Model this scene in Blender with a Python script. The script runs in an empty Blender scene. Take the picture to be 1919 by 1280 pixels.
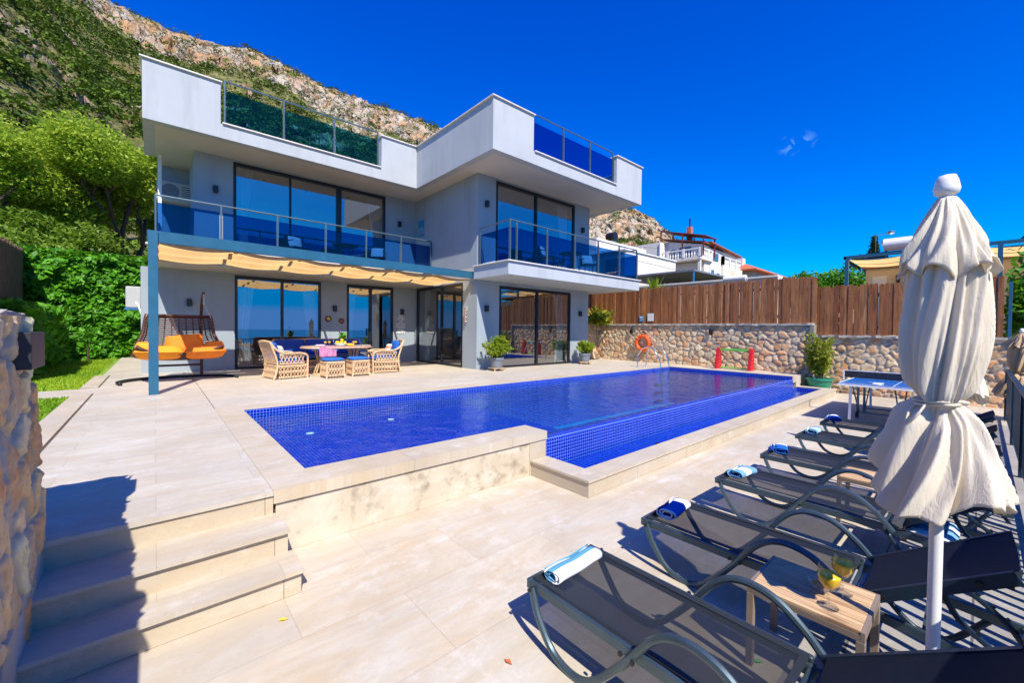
import bpy, math, random
import numpy as np
from mathutils import Vector, Matrix
random.seed(7); rng = np.random.default_rng(7)
D = bpy.data; sc = bpy.context.scene
COL = sc.collection
PI = math.pi

# ------------------------------------------------------------------ camera
cam = D.objects.new("camera", D.cameras.new("camera")); COL.objects.link(cam)
cam.data.sensor_width = 36.0; cam.data.sensor_fit = 'HORIZONTAL'
cam.data.lens = 767.35 / 1919 * 36.0
cam.data.shift_y = -7.75 / 1919
cam.data.clip_start = 0.02; cam.data.clip_end = 60000
_y, _p, _r = math.radians(48.92), math.radians(-1.07), math.radians(.646)
fw = Vector((math.cos(_y)*math.cos(_p), math.sin(_y)*math.cos(_p), math.sin(_p)))
rt = Vector((math.sin(_y), -math.cos(_y), 0)); up = rt.cross(fw)
r2 = rt*math.cos(_r) + up*math.sin(_r); u2 = -rt*math.sin(_r) + up*math.cos(_r)
cam.matrix_world = Matrix(((r2.x, u2.x, -fw.x, 0), (r2.y, u2.y, -fw.y, 0), (r2.z, u2.z, -fw.z, 1.7), (0, 0, 0, 1)))
sc.camera = cam

# ------------------------------------------------------------------ world, sun, exposure
SUN = Vector((-.35, -1.0, 1.19)).normalized()
w = D.worlds.new("World"); sc.world = w; w.use_nodes = True
nt = w.node_tree; nt.nodes.clear()
out = nt.nodes.new('ShaderNodeOutputWorld'); bg = nt.nodes.new('ShaderNodeBackground')
sky = nt.nodes.new('ShaderNodeTexSky'); sky.sky_type = 'NISHITA'; sky.sun_disc = False
sky.sun_elevation = math.asin(SUN.z); sky.sun_rotation = math.atan2(SUN.x, SUN.y) % (2*PI)
sky.altitude = 1500; sky.air_density = 1.0; sky.dust_density = 0.0; sky.ozone_density = 5.0
hs = nt.nodes.new('ShaderNodeHueSaturation'); hs.inputs['Saturation'].default_value = 1.42
hs.inputs['Hue'].default_value = .505; hs.inputs['Value'].default_value = 1.0
tn = nt.nodes.new('ShaderNodeMixRGB'); tn.blend_type = 'MULTIPLY'; tn.inputs[0].default_value = 1; tn.inputs[2].default_value = (.62, .98, 1.30, 1)
nt.links.new(sky.outputs[0], tn.inputs[1]); nt.links.new(tn.outputs[0], hs.inputs['Color'])
# two thin wisps of cloud low over the right side
tc = nt.nodes.new('ShaderNodeTexCoord')
dv = nt.nodes.new('ShaderNodeVectorMath'); dv.operation = 'DISTANCE'
mp = nt.nodes.new('ShaderNodeMapping'); mp.inputs['Scale'].default_value = (1, 1, 1.6)
nt.links.new(tc.outputs['Generated'], mp.inputs[0])
nt.links.new(mp.outputs[0], dv.inputs[0])
cd = Vector((.905, .236, .355)).normalized()
dv.inputs[1].default_value = (cd.x, cd.y, cd.z*1.6)
mr = nt.nodes.new('ShaderNodeMapRange'); mr.inputs[1].default_value = .035; mr.inputs[2].default_value = .0
mr.inputs[3].default_value = 0; mr.inputs[4].default_value = 1
nt.links.new(dv.outputs['Value'], mr.inputs[0])
nz = nt.nodes.new('ShaderNodeTexNoise'); nz.inputs['Scale'].default_value = 42; nz.inputs['Detail'].default_value = 6
nz.inputs['Distortion'].default_value = .6
nt.links.new(tc.outputs['Generated'], nz.inputs['Vector'])
cr = nt.nodes.new('ShaderNodeMapRange'); cr.inputs[1].default_value = .52; cr.inputs[2].default_value = .75
nt.links.new(nz.outputs[0], cr.inputs[0])
ml = nt.nodes.new('ShaderNodeMath'); ml.operation = 'MULTIPLY'; ml.use_clamp = True
nt.links.new(mr.outputs[0], ml.inputs[0]); nt.links.new(cr.outputs[0], ml.inputs[1])
sx = nt.nodes.new('ShaderNodeSeparateColor'); cx = nt.nodes.new('ShaderNodeCombineColor'); nt.links.new(hs.outputs[0], sx.inputs[0]); rl = nt.nodes.new('ShaderNodeMath'); rl.operation = 'MINIMUM'; rl.inputs[1].default_value = .9; nt.links.new(sx.outputs[0], rl.inputs[0]); nt.links.new(rl.outputs[0], cx.inputs[0])
for ch, pw, k in ((1, 1.3, .74), (2, .75, 1.62)):
    pn = nt.nodes.new('ShaderNodeMath'); pn.operation = 'POWER'; pn.inputs[1].default_value = pw; mn = nt.nodes.new('ShaderNodeMath'); mn.operation = 'MULTIPLY'; mn.inputs[1].default_value = k
    cl = nt.nodes.new('ShaderNodeMath'); cl.operation = 'MINIMUM'; cl.inputs[1].default_value = (0, 3.0, 9)[ch]; nt.links.new(sx.outputs[ch], cl.inputs[0]); nt.links.new(cl.outputs[0], pn.inputs[0]); nt.links.new(pn.outputs[0], mn.inputs[0]); nt.links.new(mn.outputs[0], cx.inputs[ch])
mx = nt.nodes.new('ShaderNodeMixRGB'); mx.inputs[2].default_value = (2.6, 5.2, 8, 1)
nt.links.new(ml.outputs[0], mx.inputs[0]); nt.links.new(cx.outputs[0], mx.inputs[1])
nt.links.new(mx.outputs[0], bg.inputs[0]); bg.inputs[1].default_value = 0.125
nt.links.new(bg.outputs[0], out.inputs[0])
sl = D.lights.new("sun", 'SUN'); sl.energy = 5.0; sl.angle = math.radians(.5); sl.color = (1.0, .935, .83)
so = D.objects.new("sun", sl); COL.objects.link(so)
so.rotation_euler = SUN.to_track_quat('Z', 'Y').to_euler()
sc.view_settings.view_transform = 'Standard'; sc.view_settings.look = 'None'
sc.view_settings.exposure = 0.48; sc.view_settings.gamma = 1
sc.cycles.transparent_max_bounces = 24; sc.cycles.max_bounces = 8
sc.cycles.use_denoising = True
sc.cycles.caustics_reflective = False; sc.cycles.caustics_refractive = False

# ------------------------------------------------------------------ materials
class NT:
    def __init__(s, name):
        s.m = D.materials.new(name); s.m.use_nodes = True
        s.t = s.m.node_tree; s.t.nodes.clear(); s.o = s.n('OutputMaterial')
    def n(s, ty, **k):
        nd = s.t.nodes.new('ShaderNode'+ty)
        for a, v in k.items():
            if a.startswith('i_'):
                key = a[2:].replace('_', ' ')
                s.set(nd.inputs[int(key) if key.isdigit() else key], v)
            else: setattr(nd, a, v)
        return nd
    def set(s, sock, v):
        if isinstance(v, bpy.types.NodeSocket): s.t.links.new(v, sock)
        elif isinstance(v, bpy.types.Node): s.t.links.new(v.outputs[0], sock)
        elif isinstance(v, (tuple, list)) and len(v) == 3 and sock.type == 'RGBA': sock.default_value = (*v, 1)
        else: sock.default_value = v
    def noise(s, scale, detail=4, vec=None, **k):
        nd = s.n('TexNoise', i_Scale=scale, i_Detail=detail, **k)
        if vec is not None: s.set(nd.inputs['Vector'], vec)
        return nd.outputs[0]
    def pos(s, sx=1, sy=1, sz=1, rz=0):
        t = s.n('TexCoord'); m = s.n('Mapping'); s.set(m.inputs[0], t.outputs['Object'])
        m.inputs['Scale'].default_value = (sx, sy, sz); m.inputs['Rotation'].default_value = (0, 0, rz); return m.outputs[0]
    def xyz(s, a, b, c=None):
        t = s.n('TexCoord'); sp = s.n('SeparateXYZ'); s.set(sp.inputs[0], t.outputs['Object'])
        cb = s.n('CombineXYZ'); s.set(cb.inputs[0], sp.outputs[a]); s.set(cb.inputs[1], sp.outputs[b]); return cb.outputs[0]
    def ramp(s, f, a, b, lo=0., hi=1.):
        nd = s.n('MapRange'); s.set(nd.inputs[0], f)
        nd.inputs[1].default_value = a; nd.inputs[2].default_value = b; nd.inputs[3].default_value = lo; nd.inputs[4].default_value = hi
        return nd.outputs[0]
    def mix(s, f, a, b, mode='MIX'):
        nd = s.n('MixRGB', blend_type=mode); s.set(nd.inputs[0], f); s.set(nd.inputs[1], a); s.set(nd.inputs[2], b); return nd.outputs[0]
    def math(s, op, a, b=0.):
        nd = s.n('Math', operation=op); s.set(nd.inputs[0], a); s.set(nd.inputs[1], b); return nd.outputs[0]
    def attr(s, name, out='Fac'):
        nd = s.n('Attribute', attribute_name=name); return nd.outputs[out]
    def bsdf(s, col, rough=.6, metal=0., bump=None, bs=.3, bd=.01, spec=.5, **k):
        p = s.n('BsdfPrincipled'); s.set(p.inputs['Base Color'], col); s.set(p.inputs['Roughness'], rough)
        s.set(p.inputs['Metallic'], metal); s.set(p.inputs['Specular IOR Level'], spec)
        if bump is not None:
            b = s.n('Bump', i_Strength=bs, i_Distance=bd); s.set(b.inputs['Height'], bump); s.set(p.inputs['Normal'], b.outputs[0])
        for a, v in k.items(): s.set(p.inputs[a.replace('_', ' ')], v)
        return p.outputs[0]
    def done(s, sh):
        s.t.links.new(sh, s.o.inputs[0]); return s.m

def plain(name, c, rough=.6, metal=0., var=.12, sc_=6., bs=.0, spec=.5):
    t = NT(name); n = t.noise(sc_, 5, t.pos())
    d = tuple(x*(1-var) for x in c); e = tuple(min(1, x*(1+var)) for x in c)
    col = t.mix(t.ramp(n, .3, .7), d, e)
    return t.done(t.bsdf(col, rough, metal, bump=(t.noise(sc_*12, 3, t.pos()) if bs else None), bs=bs, spec=spec))

def stone_tile(name, a, b, c, bw, bh, ax=(0, 1), stain=.5, joint=.003, jc=(.20, .16, .12), off=.5):
    t = NT(name); v = t.xyz(*ax)
    br = t.n('TexBrick', offset=off, i_Scale=1., i_Mortar_Size=joint, i_Mortar_Smooth=.1, i_Brick_Width=bw, i_Row_Height=bh, i_Bias=0.)
    t.set(br.inputs['Vector'], v); t.set(br.inputs['Color1'], (0, 0, 0)); t.set(br.inputs['Color2'], (1, 1, 1)); t.set(br.inputs['Mortar'], (.5, .5, .5))
    mpn = t.n('Mapping'); t.set(mpn.inputs[0], v); mpn.inputs['Scale'].default_value = (1., 3.6, 1)
    # shift the veins per slab so that no streak runs through a joint
    off3 = t.n('VectorMath', operation='MULTIPLY_ADD'); t.set(off3.inputs[0], br.outputs['Color']); off3.inputs[1].default_value = (9, 7, 5); t.set(off3.inputs[2], mpn.outputs[0])
    s1 = t.noise(1.1, 8, off3.outputs[0], i_Distortion=1.2, i_Roughness=.62)
    s2 = t.noise(5., 8, off3.outputs[0], i_Distortion=.6, i_Roughness=.7)
    s3 = t.noise(.5, 5, v)
    col = t.mix(t.ramp(s1, .36, .62), a, b)
    col = t.mix(t.ramp(s2, .48, .72, 0, .65), col, c)
    col = t.mix(t.ramp(br.outputs['Color'], 0, 1, 0, .5), col, tuple(x*.78 for x in a)); s4 = t.noise(.9, 9, v, i_Roughness=.75, i_Distortion=.3); col = t.mix(t.ramp(s4, .47, .66, 0, .7), col, tuple(x*.80 for x in b)); s5 = t.noise(2.7, 9, v, i_Roughness=.8); col = t.mix(t.ramp(s5, .54, .70, 0, .6), col, (.74, .72, .68)); s6 = t.noise(.35, 7, v, i_Roughness=.7); col = t.mix(t.ramp(s6, .5, .66, 0, .35), col, (.42, .40, .37))
    col = t.mix(t.ramp(s3, .45, .75, 0, stain), col, tuple(x*.8 for x in c))
    spk = t.noise(38., 3, v); col = t.mix(t.ramp(spk, .6, .78, 0, .3), col, tuple(x*.6 for x in b))
    col = t.mix(t.math('MULTIPLY', br.outputs['Fac'], .75), col, jc)
    h = t.math('SUBTRACT', t.math('MULTIPLY', s2, .3), br.outputs['Fac'])
    return t.done(t.bsdf(col, t.ramp(s2, .3, .7, .42, .66), bump=h, bs=.35, bd=.003, spec=.35))

DECK = stone_tile('deck_stone', (.61, .57, .485), (.57, .48, .35), (.46, .43, .37), 1.2, .32, joint=.0018, jc=(.34, .29, .23))
DECKLOW = stone_tile('deck_stone_low', (.63, .58, .48), (.57, .455, .30), (.47, .43, .36), 1.2, .60, stain=.6, joint=.0018, jc=(.36, .29, .21))
DECKGREY = stone_tile('deck_stone_grey', (.40, .38, .35), (.35, .32, .28), (.30, .29, .27), .6, .45, stain=.3, joint=.006, jc=(.05, .05, .05), off=0)
COPING = stone_tile('coping_stone', (.58, .52, .42), (.56, .45, .30), (.49, .44, .36), 1.2, .8, joint=.002)
RISER = stone_tile('riser_stone', (.58, .50, .38), (.53, .43, .29), (.46, .41, .33), 1.2, 3., ax=(0, 2))
RISERX = stone_tile('riser_stone_x', (.58, .49, .36), (.52, .41, .26), (.40, .36, .30), 1.2, 3., ax=(1, 2))

def plaster_stain():
    t = NT('stained_plaster'); v = t.pos(1, 1, 1); v2 = t.pos(.7, .7, 2.2)
    a = t.noise(1.7, 9, v, i_Roughness=.65, i_Distortion=.4); b = t.noise(1.1, 8, v2, i_Roughness=.7)
    c = t.noise(9, 8, v)
    col = t.mix(t.ramp(a, .38, .62), (.62, .55, .43), (.50, .42, .30))
    col = t.mix(t.ramp(b, .52, .72, 0, .8), col, (.72, .66, .56))
    col = t.mix(t.ramp(t.math('MULTIPLY', c, a), .27, .40, 0, .7), col, (.22, .18, .13))
    return t.done(t.bsdf(col, .8, bump=c, bs=.4, bd=.006, spec=.2))
STAIN = plaster_stain()

def render_mat(name, c, dirt=.25):
    t = NT(name); v = t.pos(); v2 = t.pos(2.2, 2.2, .35)
    a = t.noise(.8, 7, v); b = t.noise(1.2, 8, v2, i_Roughness=.68); f = t.noise(140, 2, v)
    col = t.mix(t.ramp(a, .35, .7), c, tuple(x*.9 for x in c))
    col = t.mix(t.ramp(b, .5, .75, 0, dirt), col, tuple(x*.62 for x in c))
    return t.done(t.bsdf(col, .85, bump=t.math('ADD', f, t.math('MULTIPLY', t.noise(9, 5, v), 1.5)), bs=.3, bd=.004, spec=.15))
WALLG = render_mat('grey_render', (.34, .395, .43), .4)
WALLW = render_mat('pale_render', (.47, .50, .525), .45)
SOFFIT = render_mat('soffit_render', (.62, .57, .50), .1)
NWHITE = render_mat('neighbour_render', (.78, .72, .64), .25)
CREAM = render_mat('cream_render', (.70, .58, .42), .15)
WHITE = plain('white_paint', (.78, .77, .74), .5, var=.05)
COPW = plain('white_marble_coping', (.80, .76, .70), .5, var=.08)
FRAME = plain('dark_window_frame', (.012, .015, .022), .35, .2)
BLUEPOLE = plain('blue_grey_paint', (.022, .115, .190), .42, .1, var=.1)
RAILM = plain('grey_rail_paint', (.10, .16, .20), .38, .4, var=.08)
DARKM = plain('dark_metal', (.016, .035, .06), .38, .4)
BLACK = plain('black_plastic', (.012, .012, .014), .4)
STEEL = plain('stainless_steel', (.7, .7, .7), .12, 1.0, var=.03)
WICKD = plain('dark_wicker', (.085, .030, .016), .45, var=.4, sc_=40, bs=.4)
WICKL = plain('honey_rattan', (.68, .45, .25), .5, var=.3, sc_=30, bs=.3)
ORANGE = plain('orange_cushion_cloth', (.85, .21, .012), .85, var=.08, sc_=5, bs=.2)
ORANGY = plain('yellow_cushion_cloth', (.90, .34, .02), .85, var=.08, sc_=5, bs=.2)
ORANGE2 = plain('amber_cushion_cloth', (.92, .30, .012), .85, var=.08, sc_=5, bs=.2)
BLUEC = plain('blue_cushion_cloth', (.008, .12, .50), .85, var=.12, sc_=8, bs=.2)
BLUED = plain('deep_blue_cloth', (.006, .05, .30), .85, var=.12, sc_=8, bs=.2)
ROOM = plain('room_paint', (.62, .54, .43), .8, var=.04, sc_=1)
ROOMF = plain('room_floor', (.32, .24, .16), .4, var=.1, sc_=2)
BEIGE = plain('beige_upholstery', (.50, .41, .30), .9, var=.08)
POTG = plain('grey_pot', (.17, .19, .22), .55, var=.1)
POTGR = plain('green_pot', (.02, .23, .13), .4, var=.1)
RED = plain('red_plastic', (.62, .02, .03), .35, var=.1)
GREENP = plain('green_plastic', (.16, .50, .06), .35, var=.1)
BUOY = plain('orange_buoy_plastic', (.80, .10, .015), .4, var=.1)
TTBLUE = plain('table_tennis_blue', (.012, .14, .48), .25, var=.06, sc_=2)
TERRA = plain('terracotta_roof', (.55, .15, .06), .7, var=.25, sc_=8, bs=.3)
RUST = plain('dark_red_steel', (.13, .025, .02), .6)
OLDWOOD = plain('log_wood', (.20, .08, .04), .8, var=.3, sc_=12, bs=.5)
PLASTIC = plain('ac_white', (.46, .46, .44), .5, var=.05)
SIGNW = plain('sign_white', (.66, .68, .68), .4, var=.05)
SIGNB = plain('sign_blue', (.02, .18, .45), .4, var=.1)
PLATE = plain('white_china', (.8, .79, .76), .2, var=.02)
YELLOW = plain('yellow_fruit', (.85, .50, .03), .4, var=.15)
PINK = plain('pink_cloth', (.60, .22, .35), .8, var=.3, sc_=20)
JUICE = NT('orange_juice'); JUICE = JUICE.done(JUICE.bsdf((1., .60, .02), .25))
RAILD = plain('dark_blue_rail', (.010, .040, .075), .4, .3)
LOUNGEM = plain('lounger_frame_paint', (.075, .115, .14), .34, .55, var=.12, sc_=9)

def bump_cloth(name, c, trans=.0):
    t = NT(name); v = t.pos(); f = t.noise(220, 2, v); a = t.noise(2.5, 5, v)
    col = t.mix(t.ramp(a, .3, .7), c, tuple(x*.9 for x in c)); wv = t.noise(1.5, 6, t.pos(34, 34, 4), i_Distortion=1.2, i_Roughness=.6); st = t.noise(1., 6, t.pos(6, 6, 3)); col = t.mix(t.ramp(st, .55, .75, 0, .45), col, tuple(x*y for x, y in zip(c, (.80, .74, .64))))
    d = t.bsdf(col, .9, bump=t.math('ADD', t.math('MULTIPLY', wv, 5.), f), bs=.5, bd=.0022, spec=.1)
    if trans:
        tr = t.n('BsdfTranslucent'); t.set(tr.inputs[0], col); mxs = t.n('MixShader'); mxs.inputs[0].default_value = trans
        t.set(mxs.inputs[1], d); t.set(mxs.inputs[2], tr.outputs[0]); d = mxs.outputs[0]
    return t.done(d)
CANVAS = bump_cloth('cream_canvas', (.96, .88, .72), .34)
CANVAST = bump_cloth('tan_canvas', (.60, .42, .24), .12)
SAIL = bump_cloth('ochre_shade_cloth', (.97, .62, .24), .78)
CURTAIN = bump_cloth('white_curtain', (.80, .80, .78), .25)

def mesh_cloth():
    t = NT('black_sling_mesh'); v = t.pos()
    d = t.bsdf(t.mix(t.noise(300, 2, v), (.014, .018, .026), (.026, .030, .040)), .6, spec=.2)
    tr = t.n('BsdfTransparent'); tr.inputs[0].default_value = (.95, .95, .95, 1); m = t.n('MixShader'); m.inputs[0].default_value = .17
    t.set(m.inputs[1], d); t.set(m.inputs[2], tr.outputs[0]); return t.done(m.outputs[0])
SLING = mesh_cloth()

def glass(name, tint, ior=1.5, base=.0):
    t = NT(name); gm = t.n('NewGeometry'); fr = t.n('Fresnel'); t.set(fr.inputs[0], t.ramp(gm.outputs['Backfacing'], 0, 1, ior, 1/ior)); g = t.n('BsdfGlossy', i_Roughness=.0); g.inputs[0].default_value = (1, 1, 1, 1)
    tr = t.n('BsdfTransparent'); tr.inputs[0].default_value = (*tint, 1); m = t.n('MixShader')
    f = t.math('ADD', t.math('MULTIPLY', fr.outputs[0], 1.0), base)
    t.set(m.inputs[0], f); t.set(m.inputs[1], tr.outputs[0]); t.set(m.inputs[2], g.outputs[0]); return t.done(m.outputs[0])
WINGLASS = glass('window_glass', (.55, .62, .66), 1.6, .26)
BLUEGLASS = glass('blue_balustrade_glass', (.18, .40, .70), 1.25, .01)
TEALGLASS = glass('teal_balustrade_glass', (.24, .58, .66), 1.22, .01)
CLEAR = glass('drinking_glass', (.93, .95, .95), 1.45, .02)

def mosaic(name, ax, c0=(.0, .003, .25), c1=(.0, .010, .42), cg=(.03, .15, .78)):
    t = NT(name); v = t.xyz(*ax)
    br = t.n('TexBrick', offset=0., i_Scale=1., i_Mortar_Size=.0024, i_Mortar_Smooth=.05, i_Brick_Width=.042, i_Row_Height=.042, i_Bias=0.)
    t.set(br.inputs['Vector'], v); t.set(br.inputs['Color1'], (0, 0, 0)); t.set(br.inputs['Color2'], (1, 1, 1)); t.set(br.inputs['Mortar'], (.5, .5, .5))
    col = t.mix(br.outputs['Color'], c0, c1)
    col = t.mix(br.outputs['Fac'], col, cg)
    nz_ = t.noise(2, 4, v); col = t.mix(t.ramp(nz_, .4, .7, 0, .3), col, (.008, .035, .34))
    return t.done(t.bsdf(col, t.math('ADD', t.math('MULTIPLY', br.outputs['Fac'], .4), .10), bump=t.math('SUBTRACT', 1., br.outputs['Fac']), bs=.3, bd=.002, spec=.3))
MOS_DEEP_SCATTER = mosaic('mosaic_deep_floor_scatter', (0, 1), (.0, .15, .44), (.0, .21, .54), (.03, .30, .62)); MOS_XY = mosaic('mosaic_floor', (0, 1)); MOS_XZ = mosaic('mosaic_xz', (0, 2), cg=(.20, .36, .85)); MOS_YZ = mosaic('mosaic_yz', (1, 2), cg=(.20, .36, .85))  # deep floor tiles lighter blue: light scattered in the water painted into their colour

def water(name, tint, bsn=.28, scale=3.4):
    t = NT(name); v = t.pos(1, 1, 1)
    n1 = t.noise(scale, 3, v, i_Distortion=.5); n2 = t.noise(scale*5, 2, v)
    h = t.math('ADD', n1, t.math('MULTIPLY', n2, .18))
    b = t.n('Bump', i_Strength=bsn, i_Distance=.08); t.set(b.inputs['Height'], h)
    fr = t.n('Fresnel', i_IOR=1.24); t.set(fr.inputs['Normal'], b.outputs[0])
    g = t.n('BsdfGlossy', i_Roughness=.02); g.inputs[0].default_value = (.72, .84, 1, 1); t.set(g.inputs['Normal'], b.outputs[0])
    tr = t.n('BsdfTransparent'); tr.inputs[0].default_value = (*tint, 1); m = t.n('MixShader')
    t.set(m.inputs[0], fr.outputs[0]); t.set(m.inputs[1], tr.outputs[0]); t.set(m.inputs[2], g.outputs[0]); return t.done(m.outputs[0])
WATER = water('pool_water', (.70, .96, 1.0))

def wood_boards():
    t = NT('brown_fence_boards'); v = t.pos(6, 6, .8); v2 = t.pos(22, 22, 1.6)
    a = t.noise(2.2, 6, v, i_Distortion=1.); g = t.noise(3., 6, v2, i_Roughness=.7); r_ = t.attr('v')
    col = t.mix(t.ramp(r_, 0, 1), (.24, .080, .028), (.44, .185, .070))
    col = t.mix(t.ramp(a, .4, .7, 0, .6), col, (.05, .018, .010))
    col = t.mix(t.ramp(g, .45, .75, 0, .5), col, (.30, .13, .06))
    return t.done(t.bsdf(col, .72, bump=g, bs=.5, bd=.01, spec=.25))
FENCE = wood_boards()
def slats():
    t = NT('weathered_pale_slats'); v = t.pos(28, 2.2, 6); a = t.noise(1.6, 7, v, i_Distortion=.8); k = t.noise(7., 4, t.pos(1, .6, 1)); r_ = t.attr('v')
    col = t.mix(r_, (.50, .31, .15), (.66, .46, .26)); col = t.mix(t.ramp(a, .45, .7, 0, .75), col, (.27, .14, .06))
    col = t.mix(t.ramp(k, .6, .72, 0, .6), col, (.16, .09, .05))
    return t.done(t.bsdf(col, .65, bump=a, bs=.3, bd=.004))
SLATS = slats()
TAUPE = plain('taupe_metal', (.30, .23, .17), .45, .2)

def stone_mat():
    t = NT('rubble_stone'); v = t.pos(); m = t.attr('mask'); c = t.attr('scol', 'Color')
    a = t.noise(7, 8, v, i_Roughness=.7); b = t.noise(24, 6, v)
    col = t.mix(t.ramp(a, .45, .66, 0, .6), c, (.50, .24, .11)); col = t.mix(t.ramp(b, .5, .7, 0, .45), col, (.56, .50, .43))
    col = t.mix(t.ramp(b, .3, .42, .35, 0), col, (.16, .10, .07))
    mo = t.mix(t.ramp(a, .35, .65), (.38, .33, .25), (.52, .46, .36))
    col = t.mix(m, mo, col)
    return t.done(t.bsdf(col, .85, bump=t.math('ADD', a, b), bs=.6, bd=.012, spec=.2))
STONE = stone_mat()
MORTAR = plain('wall_mortar', (.26, .23, .20), .9, var=.25, sc_=9, bs=.6)
MORTARTOP = plain('wall_top_mortar', (.42, .38, .32), .9, var=.2, sc_=5, bs=.6)

def leafm(name, a, b, c=None, trans=.35, rough=.5):
    t = NT(name); v = t.attr('v'); col = t.mix(v, a, b)
    if c: col = t.mix(t.ramp(t.noise(.7, 3, t.pos()), .45, .65), col, c)
    d = t.bsdf(col, rough, spec=.3); tr = t.n('BsdfTranslucent'); t.set(tr.inputs[0], t.mix(.5, col, (.25, .40, .02)))
    m = t.n('MixShader'); m.inputs[0].default_value = trans; t.set(m.inputs[1], d); t.set(m.inputs[2], tr.outputs[0]); return t.done(m.outputs[0])
IVY = leafm('ivy_leaf', (.03, .17, .010), (.16, .48, .02))
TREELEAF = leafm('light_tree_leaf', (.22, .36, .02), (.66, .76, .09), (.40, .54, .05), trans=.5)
TREELOW = leafm('dark_tree_leaf', (.08, .17, .015), (.24, .36, .04), trans=.4)  # darker green leaf of the low spreading trees
TREEDARK = leafm('dense_tree_leaf', (.035, .16, .012), (.12, .38, .02))
SHRUBM = leafm('hill_shrub_leaf', (.012, .042, .006), (.15, .24, .018), None, trans=.1, rough=.8)
GOLD = leafm('golden_conifer_leaf', (.16, .26, .015), (.42, .50, .03))
YGREEN = leafm('yellow_green_leaf', (.14, .24, .015), (.45, .42, .04))
PALMM = leafm('palm_leaf', (.16, .30, .02), (.50, .55, .05))
CONIF = leafm('conifer_leaf', (.008, .035, .015), (.03, .08, .03), trans=.1)
GRASSM = leafm('grass_blade', (.14, .32, .012), (.40, .55, .03), trans=.35)
BARK = plain('tree_bark', (.09, .055, .035), .9, var=.4, sc_=10, bs=.7)
SOIL = plain('dark_soil', (.06, .04, .03), .95, var=.3)
LAWN = plain('lawn_ground', (.18, .30, .03), .9, var=.35, sc_=3, bs=.5)

def hill_mat():
    t = NT('limestone_hill'); v = t.pos(); rk = t.attr('rock')
    a = t.noise(.035, 9, v, i_Roughness=.6); b = t.noise(.22, 9, v, i_Roughness=.72, i_Distortion=.5); c = t.noise(.55, 8, v, i_Roughness=.68)
    st = t.noise(.10, 7, t.pos(1, 1, .28), i_Distortion=1.0, i_Roughness=.65)
    vo = t.n('TexVoronoi', feature='DISTANCE_TO_EDGE', i_Scale=.11); nv = t.n('VectorMath', operation='MULTIPLY_ADD')
    nn = t.n('TexNoise', i_Scale=.3, i_Detail=5); t.set(nn.inputs['Vector'], v)
    t.set(nv.inputs[0], nn.outputs['Color']); nv.inputs[1].default_value = (6, 6, 6); t.set(nv.inputs[2], t.pos(1, 1, .6)); t.set(vo.inputs['Vector'], nv.outputs[0])
    rock = t.mix(t.ramp(b, .35, .65), (.52, .45, .37), (.78, .70, .58))
    rock = t.mix(t.ramp(st, .44, .60, 0, .85), rock, (.70, .40, .19))
    rock = t.mix(t.ramp(c, .54, .66, 0, .7), rock, (.24, .20, .15))
    rock = t.mix(t.ramp(vo.outputs['Distance'], .0, .07, .75, 0), rock, (.12, .09, .07))
    soil = t.mix(t.ramp(b, .4, .62), (.13, .17, .035), (.34, .32, .11)); soil = t.mix(t.ramp(c, .5, .66, 0, .75), soil, (.50, .40, .27))
    soil = t.mix(t.ramp(a, .56, .66, 0, .5), soil, (.44, .24, .10))
    f = t.math('ADD', rk, t.ramp(b, .35, .65, -.35, .35)); f2 = t.n('Clamp'); t.set(f2.inputs[0], t.ramp(f, .38, .62))
    col = t.mix(f2.outputs[0], soil, rock)
    h = t.math('ADD', t.math('MULTIPLY', b, 2.), t.math('ADD', c, t.ramp(vo.outputs['Distance'], 0, .12, 0, .8)))
    return t.done(t.bsdf(col, .95, bump=h, bs=1., bd=1.6, spec=.1))
HILL = hill_mat()
GROUND = plain('dry_ground', (.20, .17, .09), .95, var=.4, sc_=.4, bs=.4)
def sea_mat():
    t = NT('sea_water'); n = t.noise(.02, 5, t.pos()); return t.done(t.bsdf((.006, .05, .16), .18, bump=n, bs=.3, bd=2.))
SEA = sea_mat()
def stripes(name, a, b, n, ax=0, ph=0.):
    t = NT(name); tcn = t.n('TexCoord'); sp = t.n('SeparateXYZ'); t.set(sp.inputs[0], tcn.outputs['Object'])
    f = t.math('GREATER_THAN', t.math('FRACT', t.math('ADD', t.math('MULTIPLY', sp.outputs[ax], n), ph)), .5)
    return t.done(t.bsdf(t.mix(f, a, b), .95, bump=t.noise(180, 2, t.pos()), bs=.6, bd=.003, spec=.1))
TOWW = (.74, .78, .80)
TOW1 = stripes('towel_pale_stripe', TOWW, (.12, .36, .52), 8., 1, .55)
TOW2 = stripes('towel_blue_stripe', (.02, .13, .50), TOWW, 2.6, 0, .35)
TOW3 = stripes('towel_mid_stripe', TOWW, (.16, .36, .56), 5.2, 0, .3)
ARTM = stripes('sea_picture', (.03, .25, .45), (.10, .40, .55), 2.1, 2)
def emit(name, c, s):
    t = NT(name); e = t.n('Emission', i_Strength=s); t.set(e.inputs[0], c); return t.done(e.outputs[0])
BULB = emit('warm_bulb', (1, .62, .25), 9.)

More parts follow.
